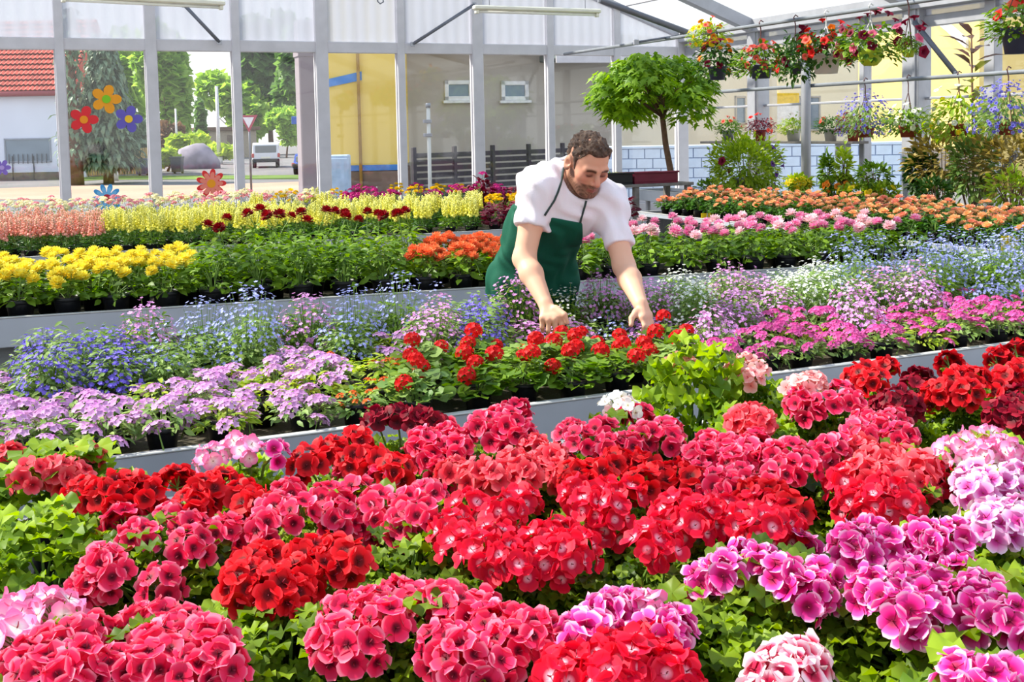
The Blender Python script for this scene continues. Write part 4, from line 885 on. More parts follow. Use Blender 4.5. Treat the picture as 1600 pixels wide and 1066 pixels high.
# ---- big shrub and smaller plants on the narrow bench
def shrub(px, py, Y_or_X, w_, h_, mt, label, n=600, leafl=(.05, .09), pot=.16, potm=M_gal, name='potted_shrub', z0=TZ, fl=None, nfl=0, fsx=1.0):
    c = pX(px, py, Y_or_X); e = link(name, None, loc=(c.x, c.y, z0), label=label, category='shrub' if name == 'potted_shrub' else 'plant', group='plants on the narrow side bench')
    zc = c.z - z0; b = MB()
    for i in range(n):
        d = hemi(-.9); k = U(.35, 1.05) ** .5; ph = 1 + .22 * math.sin(4 * math.atan2(d.y, d.x) + 3 * d.z + px); p = Vector((d.x * w_ * k * ph, d.y * w_ * k * ph, zc + d.z * h_ * k * ph))
        b.add(*oval(U(*leafl), U(*leafl) * .5, .25, .2), 0, frame(p, d + Vector((U(-.6, .6), U(-.6, .6), U(-.2, .5))), Vector((d.x * .5, d.y * .5, 1)) + Vector((U(-.6, .6), U(-.6, .6), 0))))
    build('foliage', b, mt, e, kind='stuff'); s_ = MB()
    for i in range(9): d = hemi(0); s_.tube([(0, 0, pot * .8), (d.x * w_ * .3, d.y * w_ * .3, zc * .6), (d.x * w_ * .8, d.y * w_ * .8, zc + d.z * h_ * .7)], [.01, .007, .003], 5)
    build('stems', s_, M_bark, e); build('pot', MB().lathe([(.01, 0), (pot * .4, 0), (pot * .5, pot), (pot * .54, pot), (pot * .5, pot * .9), (.01, pot * .9)], 18), potm, e, True)
    for i in range(nfl):
        d = hemi(-.7); q = Vector((d.x * w_ * 1.12, d.y * w_ * 1.12, zc + d.z * h_ * 1.12)); link('blossom', TRUMP[R.choice(fl)], e, loc=q, rot=(d + Vector((0, 0, .1))).to_track_quat('Z', 'Y').to_euler(), scale=fsx * U(.8, 1.2))
    return e
shrub(1164, 262, 8.1, .40, .34, L_lime, 'large yellow-green shrub with purple petunias beside the corner pillar', 3200, (.04, .08), .24, M_gal, fl=['purple', 'maroon', 'purple'], nfl=12, fsx=1.1)
for px, py, w_, h_, mt, lb_, fl, n in [(1248, 287, .13, .07, L_lime, 'low plant with a cap of bright yellow flowers left of the support pole', ['yellow'], 40), (1310, 290, .15, .08, L_bush, 'low green plant with orange flowers right of the support pole', ['orange'], 14), (1292, 270, .06, .2, L_bush, 'slim climbing plant just right of the support pole', None, 0), (1318, 262, .07, .2, L_lime, 'tall slim green plant before the white brick wall', None, 0),
                                   (1345, 300, .22, .07, L_lime, 'spreading lime plant with yellow flowers behind the begonias', ['yellow'], 26), (1378, 300, .16, .07, L_lime, 'bright lime cushion plant left of the thick pillar', ['yellow'], 10), (1365, 275, .16, .12, L_bush, 'green bushy plant before the white brick wall', None, 0), (1460, 300, .16, .12, L_dark, 'dark low plant right of the thick pillar', None, 0), (1580, 296, .2, .16, L_lime, 'yellow-green bush at the picture edge behind begonias', None, 0), (1110, 295, .16, .1, L_bush, 'small green plant at the foot of the corner pillar', None, 0)]:
    shrub(px, py, 8.1, w_, h_, mt, lb_, 320, (.04, .08), .12, M_pot, 'potted_plant', fl=fl, nfl=n, fsx=.8)
# dry mixed plants right of the pillar
L_dry = leafmat('dry_leaf', S(120, 108, 48), S(196, 172, 96), .3)
for px, py, w_, h_, mt, lb_ in [(1475, 250, .32, .3, L_dry, 'olive dry-looking shrub between the thick pillar and thin post'), (1522, 262, .22, .3, L_grey, 'grey-green shrub before the thin post'), (1580, 255, .3, .3, L_dry, 'tall straw coloured grass-like shrub at the picture edge'), (1440, 270, .14, .2, L_dark, 'dark upright shrub beside the thick pillar')]:
    shrub(px, py, 8.75, w_, h_, mt, lb_, 700, (.05, .11), .3, M_terra, 'potted_shrub', z0=0.0)
# rubber plant with big leaves hanging high
rp_ = pX(1520, 100, 8.9); rub = link('rubber_plant', None, loc=(rp_.x, rp_.y, 0), label='rubber plant with big dark paddle leaves before the thin post', category='plant')
build('pot', MB().lathe([(.01, 0), (.09, 0), (.12, .2), (.125, .2), (.115, .18), (.01, .18)], 18), M_terra, rub, True)
hs_ = rp_.z; build('stem', MB().tube([(0, 0, .15), (.02, 0, hs_ * .5), (0, .02, hs_ + .3)], [.016, .014, .008], 8), M_bark, rub, True)
L_rub = [leafmat('rubber_leaf', S(66, 52, 50), S(120, 84, 80), .15, .35), leafmat('rubber_leaf_olive', S(84, 96, 40), S(150, 150, 70), .25, .4)]
for i in range(26):
    t = i / 25; a = i * 2.4; z = hs_ * .7 + (hs_ * .3 + .28) * t; mt = L_rub[0] if t > .62 else L_rub[1]
    b = MB().add(*oval(U(.22, .32), U(.10, .13), .25, .15), 0, frame((0, 0, 0), (math.cos(a), math.sin(a), U(.0, .7)), (0, 0, 1))); build('leaf', b, mt, rub, loc=(.03 * math.cos(a), .03 * math.sin(a), z))
# ---- tall wine-red celosia among the yellow snapdragons
pc = pY(752, 318, 10.2)
shc = link('potted_coleus', None, loc=(pc.x, 10.2, TZ), label='tall dark wine plant with a pink tip left of the man', category='plant'); pot_under(shc, 'mid')
link('foliage', F_col[0], shc, scale=(1.1, 1.1, 1.9), kind='stuff'); link('flower_head', H['mg'][0], shc, loc=(.02, 0, .46), scale=1.5)
for px, lb_ in ((585, 'first'), (635, 'second')):
    pc = pY(px, 300, 10.75); st_ = link('plant_stake', None, loc=(pc.x, 10.75, TZ), label='thin pale plant stake, %s from left among magenta flowers' % lb_, category='stake', group='plant stakes')
    build('stick', MB().tube([(0, 0, 0), (.01, 0, .3), (.03, 0, pc.z - TZ + .05)], .008, 6), M_cord, st_)
for px, py, Yv, lb_ in ((669, 168, 12.6, 'white'), ):
    p0 = pY(px, py, Yv); st_ = link('water_pole', None, loc=(p0.x, Yv, 0), label='slim white upright pipe standing before the grey house wall', category='pole')
    build('shaft', MB().tube([(0, 0, 0), (0, 0, p0.z)], .022, 8), M_cord, st_, True); build('cap', MB().tube([(0, 0, p0.z), (0, 0, p0.z + .05)], .03, 8), M_alu, st_, True)
    for zz in (.18, .34): build('clip', MB().bbox((-.06, -.03, p0.z - zz), (.03, .03, p0.z - zz + .04), .004), M_alu, st_)
# ================================================================== outside the glass
GZ = -0.35
M_road = plain('asphalt', S(120, 116, 118), .9, 0, .12, .3, .3, 4)
M_sand = plain('paving', S(186, 148, 128), .9, 0, .1, .25, .2, 5)
M_lawn = plain('verge_grass', S(96, 120, 50), .95, 0, .25, .4, .4, 8)
g = MB().box((-120, BY + .2, GZ - .3), (160, 260, GZ)); build('ground', g, M_road, kind='structure')
def strip(name, pts, mt, dz=.012, **kw):
    v = [pz(x, y, GZ) for x, y in pts]; v = [(p.x, p.y, GZ + dz) for p in v]; n = len(v); b = MB().add(v + [(p[0], p[1], GZ - .1) for p in v], [tuple(range(n))] + [(i, i + n, (i + 1) % n + n, (i + 1) % n) for i in range(n)])
    return build(name, b, mt, **kw)
strip('pavement', [(-40, 312), (-40, 296), (150, 290), (300, 290), (480, 284), (480, 300), (330, 306), (200, 312)], M_sand, kind='structure')
strip('pavement', [(100, 285), (160, 281), (480, 280), (480, 274), (160, 276), (100, 279)], M_lawn, .02, kind='structure')
def pt(x, y, dep): return pd(x, y, dep)
# ---- white house with tiled roof, left
M_hw = plain('white_render', S(226, 230, 246), .85, 0, .04, .5); M_tile = plain('roof_tile', S(196, 84, 70), .8, 0, .18, 2.0); M_dk = plain('dark_frame', S(70, 74, 86), .5); M_gl2 = plain('window_dark', S(110, 130, 150), .15, 0, .1, 1, spec=.8)
hd = 53.0; a, b_ = pt(-190, 281, hd), pt(108, 281, hd)
hx = (b_ - a); hx.z = 0; hl = hx.length; ang = math.atan2(hx.y, hx.x); ph = 1 / 1800 * hd
H1 = link('town_house', None, loc=(a.x, a.y, GZ), rot=(0, 0, ang), label='white house with a red tiled roof seen through the first window', category='building')
wt = pt(108, 146, hd).z - GZ
build('wall', MB().bbox((0, 0, 0), (hl, 7, wt), .02), M_hw, H1); build('plinth', MB().box((-.03, -.05, 0), (hl + .03, .1, .35)), M_conc, H1)
build('gutter', MB().tube([(-.3, -.28, wt), (hl + .3, -.28, wt)], .12, 8), plain('gutter_red', S(150, 60, 70), .5), H1, True)
nt_ = 14
for k in range(nt_):
    b = MB(); n = 90; v = []; t0, t1 = k / nt_, (k + 1.08) / nt_
    for t, dz in ((t0, .1), (t1, 0.0)):
        for i in range(n + 1): x = -.3 + (hl + .6) * i / n; v.append((x, -.3 + 4.0 * t, wt + .05 + 3.6 * t + dz + .055 * math.sin(i * math.pi)+ .06 * (i % 2)))
    b.add(v, [(i, i + 1, n + 2 + i, n + 1 + i) for i in range(n)]); build('tile_row', b, M_tile, H1)
build('roof_back', MB().add([(-.3, 3.7, wt + 3.65), (hl + .3, 3.7, wt + 3.65), (hl + .3, 7.3, wt), (-.3, 7.3, wt), (-.3, -.3, wt), (hl + .3, -.3, wt)], [(0, 1, 2, 3), (0, 3, 4), (1, 5, 2)]), M_tile, H1)
def hwin(par, x0, x1, z0, z1, y=0.0, fr=None, gl=None, bars=0, name='window', t=.07):
    f = MB(); fr = fr or M_hw
    for q in (((x0, z0), (x1, z0 + t)), ((x0, z1 - t), (x1, z1)), ((x0, z0), (x0 + t, z1)), ((x1 - t, z0), (x1, z1))): f.bbox((q[0][0], y - .06, q[0][1]), (q[1][0], y + .02, q[1][1]), .01)
    w_ = build(name, f, fr, par); build('glass', MB().box((x0 + t, y - .02, z0 + t), (x1 - t, y + .01, z1 - t)), gl or M_gl2, w_)
    for i in range(bars): x = x0 + (x1 - x0) * (i + 1) / (bars + 1); build('bar', MB().tube([(x, y - .09, z0 - .05), (x, y - .09, z0 + (z1 - z0) * .35)], .02, 5), M_dk, w_)
    return w_
def loc_x(px, dep): return (pt(px, 200, dep) - a).dot(hx.normalized())
hwin(H1, loc_x(8, hd), loc_x(81, hd), pt(40, 254, hd).z - GZ, pt(40, 216, hd).z - GZ, 0, plain('grey_reveal', S(150, 156, 172), .6), M_gl2, 9)
for x in (20, 53): build('downpipe', MB().tube([(loc_x(x, hd), -.05, 0), (loc_x(x, hd), -.05, 1.1)], .025, 6), M_dk, H1)
# ---- trees
def tree_out(px, base_y, top_y, wpx, dep, mt, label, kind='round', n=900, ls=.5, trunk=None, name='street_tree'):
    b0 = pt(px, base_y, dep); b0.z = GZ; ht = pt(px, top_y, dep).z - GZ; w_ = wpx / 1800 * dep / 2
    e = link(name, None, loc=(b0.x, b0.y, GZ), label=label, category='tree', group='trees beyond the road'); c = MB(); tr_ = MB(); tw = trunk or max(.08, ht * .02)
    if kind == 'round':
        lo = ht * .18; cz = (ht + lo) / 2; hz = (ht - lo) / 2
        blobs = [(Vector((U(-.55, .55) * w_, U(-.55, .55) * w_, cz + U(-.6, .6) * hz)), U(.35, .6)) for _ in range(9)]
        for i in range(n):
            o, s_ = R.choice(blobs); d = hemi(-1); k = U(.7, 1.0); p = o + Vector((d.x * w_ * s_ * k, d.y * w_ * s_ * k, d.z * hz * s_ * k))
            c.add([(-.5, 0, 0), (0, -.45, .1), (.5, 0, 0), (0, .55, -.1)], [(0, 1, 2), (0, 2, 3)], 0, frame(p, d + Vector((U(-.7, .7), U(-.7, .7), U(-.7, .7))), Vector((U(-1, 1), U(-1, 1), 1)), ls * U(.7, 1.3)))
        tr_.tube([(0, 0, 0), (U(-.2, .2), 0, ht * .3), (0, 0, ht * .75)], [tw, tw * .8, tw * .3], 8)
        for i in range(6): d = hemi(.1); tr_.tube([(0, 0, ht * .3), (d.x * w_ * .6, d.y * w_ * .6, ht * .3 + d.z * hz * 1.2)], [tw * .45, tw * .15], 5)
    else:  # layered conifer with drooping boughs
        tr_.tube([(0, 0, 0), (0, 0, ht)], [tw, tw * .2], 8)
        L_ = 16
        for l in range(L_):
            t = l / (L_ - 1); z = ht * (.16 + .82 * t); rr = w_ * (1 - t) ** .8 + .1
            for j in range(9):
                a_ = j * .7 + l * 1.3; q = Vector((math.cos(a_) * rr, math.sin(a_) * rr, z - rr * .18 + .3)); tr_.tube([(0, 0, z), q], [tw * .2, .01], 4)
                for m_ in range(max(3, int(n / 150))):
                    s_ = U(.25, 1.05); p = Vector((q.x * s_, q.y * s_, z + (q.z - z) * s_)) + Vector((U(-.25, .25), U(-.25, .25), U(-.25, .05))); c.add(*oval(ls * U(.7, 1.3), ls * .45, .3, .5), 0, frame(p, (q.x + U(-1, 1), q.y + U(-1, 1), U(-1.2, .2)), (0, 0, 1)))
    build('crown', c, mt, e, kind='stuff'); build('trunk', tr_, M_bark, e, True)
L_t1 = leafmat('linden_leaf', S(104, 146, 50), S(186, 212, 104), .45); L_t2 = leafmat('oak_leaf', S(64, 104, 56), S(130, 164, 84), .4); L_t3 = leafmat('spruce_needle', S(74, 98, 80), S(140, 164, 130), .2); L_t4 = leafmat('hedge_leaf', S(130, 160, 50), S(204, 216, 96), .4); L_t5 = leafmat('copper_leaf', S(110, 84, 60), S(160, 120, 84), .2)
tree_out(170, 285, 62, 78, 47, L_t3, 'blue-green spruce behind the orange and purple flower decals', 'spruce', 5200, .42, .22)
tree_out(118, 283, 20, 30, 46, L_t3, 'bare thick trunk of a pine beside the white house', 'spruce', 300, .4, .35)
tree_out(262, 250, 40, 90, 95, L_t1, 'light green tree left of the pale sky gap', n=3000, ls=.9)
tree_out(368, 250, 118, 105, 106, L_t1, 'rounded bright green tree behind the lamp post', n=2600, ls=.85)
tree_out(425, 250, 20, 130, 110, L_t2, 'tall dark tree behind the van', n=3200, ls=.95)
tree_out(475, 252, 30, 90, 104, L_t2, 'dark tree beside the grey column', n=2400, ls=.9)
tree_out(448, 258, 170, 70, 92, L_t1, 'low yellow-green tree right of the warning sign', n=1400, ls=.6)
tree_out(316, 252, 155, 15, 88, L_t2, 'slim column-shaped cypress before the green tree', n=500, ls=.6)
tree_out(268, 262, 190, 44, 84, L_t5, 'reddish brown bush behind the road', n=500, ls=.7)
tree_out(295, 258, 205, 60, 80, L_t4, 'yellow-green bush behind the boulder', n=700, ls=.7)
tree_out(345, 262, 228, 60, 76, L_t4, 'low lime hedge bush right of the boulder', n=500, ls=.6)
tree_out(220, 268, 190, 50, 60, L_t3, 'dark green conifer bush beside the second window post', n=600, ls=.5)
for k, (px, ty, w_, lb_) in enumerate([(-60, 10, 150, 'far tree behind the white house'), (560, 20, 160, 'far tree hidden behind the yellow wall'), (205, 60, 60, 'far hazy tree above the fence')]): tree_out(px, 245, ty, w_, 150, L_t1, lb_, n=900, ls=2.2)
# ---- fence, bins, boulder, hedge
M_fence = plain('fence_wood', S(176, 150, 96), .85, 0, .15, 3)
fa, fb = pt(128, 270, 55), pt(232, 268, 58); fe = link('garden_fence', None, loc=(fa.x, fa.y, GZ), rot=(0, 0, math.atan2(fb.y - fa.y, fb.x - fa.x)), label='weathered yellowish board fence behind the spruce', category='fence'); fl_ = (Vector((fb.x - fa.x, fb.y - fa.y, 0))).length; nb_ = 26
for i in range(nb_): x = fl_ * i / nb_; build('board', MB().bbox((x, -.02, .05), (x + fl_ / nb_ * .8, .02, 1.35 + U(-.04, .04)), .01), M_fence, fe)
for z in (.35, 1.05): build('rail', MB().box((0, .02, z), (fl_, .06, z + .08)), M_fence, fe)
def rbin(px, dep, hpx, mt, label):
    p = pz(px, 265, GZ); p = pt(px, 265, dep); h = hpx / 1800 * dep; w_ = h * .36; e = link('wheelie_bin', None, loc=(p.x, p.y, GZ), rot=(0, 0, -TH), label=label, category='bin', group='bins by the road')
    b = MB().add([(-w_ * .8, -w_ * .8, .08), (w_ * .8, -w_ * .8, .08), (w_ * .8, w_ * .8, .08), (-w_ * .8, w_ * .8, .08), (-w_, -w_, h), (w_, -w_, h), (w_, w_, h), (-w_, w_, h)], [(3, 2, 1, 0), (4, 5, 6, 7), (0, 1, 5, 4), (1, 2, 6, 5), (2, 3, 7, 6), (3, 0, 4, 7)]); build('bin_body', b, mt, e)
    build('lid', MB().bbox((-w_ * 1.08, -w_ * 1.1, h), (w_ * 1.08, w_ * 1.1, h + .09), .02), mt, e)
    for s_ in (-1, 1): build('wheel', MB().tube([(s_ * w_ * .7 - .04, w_ * .8, .12), (s_ * w_ * .7 + .04, w_ * .8, .12)], .12, 12), M_pot, e)
M_bin = plain('bin_grey', S(60, 66, 72), .5)
rbin(277, 58, 24, M_bin, 'dark wheelie bin in front of the lime hedge'); rbin(222, 56, 24, plain('bin_blue', S(64, 74, 100), .5), 'blue-grey wheelie bin beside the second window post')
tree_out(262, 266, 232, 40, 62, L_t4, 'clipped lime hedge behind the wheelie bin', n=400, ls=.4)
bp = pt(307, 256, 66); bl = MB().ball((0, 0, 0), (1.0, .8, .85), 12, 8); bl.v = [(p[0] * 1.05 * (1 + .12 * math.sin(p[2] * 4 + p[0] * 3)), p[1] * (1 + .1 * math.cos(p[0] * 5)), p[2] * (1 + .08 * math.sin(p[0] * 4))) for p in bl.v]
build('boulder', bl, plain('granite', S(140, 132, 146), .9, 0, .2, 2, .5, 5), smooth=True, loc=(bp.x, bp.y, GZ + .4), scale=1.25, label='rounded grey-violet boulder beside the road', category='rock')
# ---- low shed behind the van
s0, s1 = pt(318, 255, 96), pt(402, 255, 98); she = link('low_shed', None, loc=(s0.x, s0.y, GZ), rot=(0, 0, math.atan2(s1.y - s0.y, s1.x - s0.x)), label='low brown shed behind the lamp post and van', category='building'); sw = (s1 - s0).length
build('wall', MB().bbox((0, 0, 0), (sw, 4, 2.3), .02), plain('shed_wall', S(170, 156, 140), .8), she); build('roof', MB().bbox((-.3, -.3, 2.3), (sw + .3, 4.3, 2.6), .03), plain('shed_roof', S(110, 84, 70), .8), she); build('door', MB().bbox((sw * .45, -.05, 0), (sw * .62, .02, 1.9), .02), plain('shed_door', S(120, 104, 92), .7), she)
# ---- poles and signs
M_lampp = plain('pole_grey', S(206, 204, 206), .5, .2)
def lamppost(px, by, ty, dep, r, label, name='lamp_post'):
    p = pt(px, by, dep); h = pt(px, ty, dep).z - GZ; e = link(name, None, loc=(p.x, p.y, GZ), label=label, category='pole', group='poles along the road'); build('shaft', MB().tube([(0, 0, 0), (0, 0, h)], [r, r * .7], 8), M_lampp, e, True); build('base', MB().tube([(0, 0, 0), (0, 0, .5)], r * 1.6, 8), M_lampp, e, True)
    return e, h
lamppost(342, 236, 135, 75, .14, 'pale concrete pole before the rounded green tree'); lamppost(180, 278, 135, 50, .09, 'thin grey pole between the orange and purple decals'); lamppost(277, 240, 170, 80, .09, 'slim pole in front of the reddish bush')
e, h = lamppost(468, 250, 185, 60, .06, 'thin pole carrying a small blue direction sign'); build('sign', MB().bbox((-.35, -.03, h - .3), (.35, .03, h + .1), .02), plain('sign_blue', S(40, 90, 180), .4), e, rot=(0, 0, -TH))
ysd = 37.0; p = pt(393, 302, ysd); ysg = link('yield_sign', None, loc=(p.x, p.y, GZ), rot=(0, 0, -TH), label='triangular white and red give-way sign seen through the window', category='sign')
zt_ = pt(393, 180, ysd).z - GZ; zb = pt(393, 207, ysd).z - GZ; sw_ = 28 / 1800 * ysd / 2
build('post', MB().tube([(0, 0, 0), (0, 0, zt_)], .035, 8), M_steel, ysg, True)
def tri(s, y, th_): cx_, cz_ = 0, (zt_ * 2 + zb) / 3; return MB().poly([((x - cx_) * s, cz_ + (z - cz_) * s) for x, z in ((-sw_, zt_), (0, zb), (sw_, zt_))][::-1], th_, 0, Matrix.Translation((0, y, 0)))
build('rim', tri(1.0, -.05, .02), plain('sign_red', S(170, 60, 84), .5), ysg); build('panel', tri(.62, -.062, .02), plain('sign_white', S(232, 228, 238), .5), ysg)
# ---- van and car
M_van = plain('van_paint', S(220, 220, 228), .3, 0, .02); M_glassd = plain('car_glass', S(110, 118, 124), .1, 0, .05, spec=.8); M_tyre = plain('tyre', S(36, 36, 40), .8); M_lred = plain('tail_lamp', S(180, 60, 60), .4)
def vehicle(px, by, dep, w_, h_, l_, mt, label, name, rot, van=True):
    p = pt(px, by, dep); e = link(name, None, loc=(p.x, p.y, GZ), rot=(0, 0, rot), label=label, category='van' if van else 'car'); hw = w_ / 2
    prof = [(0, .35), (0, h_ * .55), (.12, h_ * .93), (.35, h_), (l_ * .62, h_), (l_ * .8, h_ * .62), (l_ * .97, h_ * .5), (l_, .35)] if van else [(0, .3), (0, h_ * .55), (.35, h_ * .62), (l_ * .22, h_ * .97), (l_ * .32, h_), (l_ * .52, h_), (l_ * .7, h_ * .62), (l_ * .96, h_ * .5), (l_, .3)]
    n = len(prof); b = MB()
    secs = []
    for x, s_ in ((-hw, .0), (-hw * .96, 1), (hw * .96, 1), (hw, 0)):
        for (yy, zz) in prof: k = 1 - .06 * (1 - s_); secs.append((x * (1 - .12 * max(0, zz / h_ - .5)), l_ / 2 + (yy - l_ / 2) * k, zz if zz > .4 else zz))
    fs = [(i * n + j, i * n + (j + 1) % n, (i + 1) * n + (j + 1) % n, (i + 1) * n + j) for i in range(3) for j in range(n)] + [tuple(range(n))[::-1], tuple(range(3 * n, 4 * n))]
    build('car_body', b.add(secs, fs), mt, e)
    build('rear_window', MB().bbox((-hw * .78, .0, h_ * .6), (hw * .78, .1, h_ * .9), .03), M_glassd, e)
    build('bumper', MB().bbox((-hw, -.08, .32), (hw, .12, .52), .04), M_tyre, e)
    for s_ in (-1, 1):
        build('tail_lamp', MB().bbox((s_ * hw * .95 - .07, -.03, h_ * .42), (s_ * hw * .95 + .07, .1, h_ * .58), .02), M_lred, e)
        build('side_window', MB().bbox((s_ * hw * .965 - .02, l_ * .2, h_ * .6), (s_ * hw * .965 + .02, l_ * .62, h_ * .88), .01), M_glassd, e)
        for yy in (l_ * .18, l_ * .8): wv_ = build('wheel', MB().tube([(s_ * (hw - .1) - .1, yy, .32), (s_ * (hw - .1) + .1, yy, .32)], .32, 16), M_tyre, e, True)
    build('number_plate', MB().bbox((-.26, -.03, h_ * .38), (.26, .02, h_ * .45), .005), M_lampw, e)
vehicle(416, 262, 65, 1.5, 1.42, 4.2, M_van, 'white van seen from behind on the road', 'delivery_van', -math.atan2((pt(416, 262, 65) - CAM).x, (pt(416, 262, 65) - CAM).y))
vehicle(483, 273, 53, 1.5, 0.95, 3.6, plain('car_blue', S(40, 70, 160), .25, 0, .03), 'blue car half hidden by the grey column', 'parked_car', -.35, False)
# ---- grey column outside between the windows
cp = pY(484, 300, BY + 1.2); col_ = link('concrete_column', None, loc=(cp.x, cp.y, GZ), label='wide grey-mauve concrete column just outside the windows', category='column'); cw = .125
M_colc = plain('column_grey', S(150, 138, 146), .8, 0, .06, 2, .2, 20)
build('shaft', MB().bbox((-cw, -cw, .1), (cw, cw, 3.4), .015), M_colc, col_); build('foot', MB().bbox((-cw - .05, -cw - .05, 0), (cw + .05, cw + .05, .1), .01), M_conc, col_); build('band', MB().bbox((-cw - .015, -cw - .015, 2.9), (cw + .015, cw + .015, 3.0), .01), M_colc, col_)
# ---- yellow and grey building
M_yw = plain('yellow_render', S(238, 204, 104), .85, 0, .05, .6, .15, 10); M_gw = plain('grey_render', S(190, 182, 172), .88, 0, .06, .5, .2, 9); M_pl = plain('plinth_brown', S(128, 104, 92), .9, 0, .15, 2); M_bl = plain('blue_band', S(70, 130, 200), .6); M_wf = plain('white_frame', S(240, 240, 242), .5)
def facade(name, x0, x1, dep0, dep1, ztop, label, cat='building'):
    A, B = pt(x0, 220, dep0), pt(x1, 220, dep1); d = Vector((B.x - A.x, B.y - A.y, 0)); e = link(name, None, loc=(A.x, A.y, GZ), rot=(0, 0, math.atan2(d.y, d.x)), label=label, category=cat); dn = d.normalized()
    def X(px):   # local x where the pixel's sight line meets the facade
        r_ = ray(px, 220); den = r_.x * -dn.y + r_.y * dn.x; t = ((A.x - CAM.x) * -dn.y + (A.y - CAM.y) * dn.x) / den; q = CAM + r_ * t; return (q - A).dot(dn), t
    def Z(px, py): x, t = X(px); return (CAM + ray(px, py) * t).z - GZ
    return e, d.length, X, Z
yd0, yd1 = 24.0, 24.1
E, LW_, X_, Z_ = facade('yellow_house', 494, 630, yd0, yd1, 6, 'yellow rendered wall with blue stripes left of the grey house')
zp = Z_(600, 262); build('wall', MB().bbox((0, 0, zp), (LW_, 4, 6.0), .02), M_yw, E); build('plinth', MB().bbox((-.02, -.03, 0), (LW_ + .02, 4, zp - .06), .02), M_pl, E); build('blue_band', MB().bbox((0, -.04, zp - .06), (LW_, .1, zp + .06), .005), M_bl, E)
xa_, xb_ = X_(500)[0], X_(568)[0]; za, zb_ = Z_(505, 132), Z_(566, 118)
build('blue_stripe', MB().add([(xa_, -.03, za - .1), (xb_, -.03, zb_ - .1), (xb_, -.03, zb_ + .08), (xa_, -.03, za + .06), (xa_, .02, za - .1), (xb_, .02, zb_ - .1), (xb_, .02, zb_ + .08), (xa_, .02, za + .06)], [(0, 1, 2, 3), (0, 4, 5, 1), (3, 2, 6, 7), (1, 5, 6, 2), (4, 0, 3, 7)]), M_bl, E)
xc = X_(563)[0]; build('downpipe', MB().tube([(xc, -.08, 0), (xc, -.08, 6)], .035, 8), plain('pipe_ochre', S(170, 130, 60), .6), E, True)
p = pt(531, 300, 20.5); cab = link('electric_cabinet', None, loc=(p.x, p.y, GZ), rot=(0, 0, -TH), label='pale blue-grey metal cabinet standing before the yellow wall', category='cabinet'); M_cab = plain('cabinet_paint', S(170, 192, 218), .5)
hc = pt(531, 242, 20.5).z - GZ; build('body', MB().bbox((-.17, 0, .1), (.17, .3, hc), .02), M_cab, cab); build('door', MB().bbox((-.15, -.02, .16), (.15, .0, hc - .06), .006), M_cab, cab); build('foot', MB().bbox((-.15, .02, 0), (.15, .28, .1), .01), M_conc, cab); build('handle', MB().bbox((.1, -.04, hc * .5), (.12, -.02, hc * .5 + .12), .004), M_steel, cab)
E2, L2, X2, Z2 = facade('grey_house', 631, 962, 27.5, 28.8, 6, 'grey rendered house with two small white windows behind the dark fence')
ztop = Z2(800, 88) ; build('wall', MB().bbox((0, 0, 0), (L2, 2, 5.2), .02), M_gw, E2)
for (xa, xb, ya, yb_) in ((696, 740, 126, 157), (784, 827, 127, 157)):
    w_ = hwin(E2, X2(xa)[0], X2(xb)[0], Z2((xa + xb) / 2, yb_), Z2((xa + xb) / 2, ya), 0, M_wf, M_gl2, 0, 'window', .1); build('sill', MB().bbox((X2(xa)[0] - .05, -.12, Z2((xa + xb) / 2, yb_) - .07), (X2(xb)[0] + .05, .02, Z2((xa + xb) / 2, yb_)), .01), M_wf, w_)
xr0, xr1 = X2(845)[0], X2(965)[0]; zr = Z2(900, 98)
build('canopy', MB().bbox((xr0, -1.4, zr), (xr1 + 1.5, .1, zr + .16), .02), plain('canopy_green', S(96, 112, 116), .6), E2); build('canopy_edge', MB().bbox((xr0, -1.45, zr - .1), (xr1 + 1.5, -1.4, zr + .2), .01), M_alul, E2)
build('eave', MB().bbox((0, -.5, Z2(700, 80)), (L2, .1, Z2(700, 80) + .25), .02), plain('eave_brown', S(150, 110, 90), .7), E2)
# dark slatted fence in front of the grey house
f0, f1 = pt(648, 300, 22), pt(930, 300, 25.5); sf = link('slat_fence', None, loc=(f0.x, f0.y, GZ), rot=(0, 0, math.atan2(f1.y - f0.y, f1.x - f0.x)), label='dark horizontal slat fence in front of the grey house', category='fence'); fl_ = Vector((f1.x - f0.x, f1.y - f0.y, 0)).length; zf = pt(750, 232, 23).z - GZ; M_fd = plain('fence_dark', S(66, 60, 66), .8, 0, .2, 2); ns = 11; np_ = 6
for i in range(ns):
    for j in range(np_ - 1): build('slat', MB().bbox((fl_ * j / (np_ - 1) + .03, -.015, .08 + (zf - .1) * i / ns), (fl_ * (j + 1) / (np_ - 1) - .03, .015, .08 + (zf - .1) * (i + .72) / ns), .005), M_fd, sf)
for j in range(np_): x = fl_ * j / (np_ - 1); build('post', MB().bbox((x - .04, -.04, 0), (x + .04, .04, zf + .06), .008), M_fd, sf)
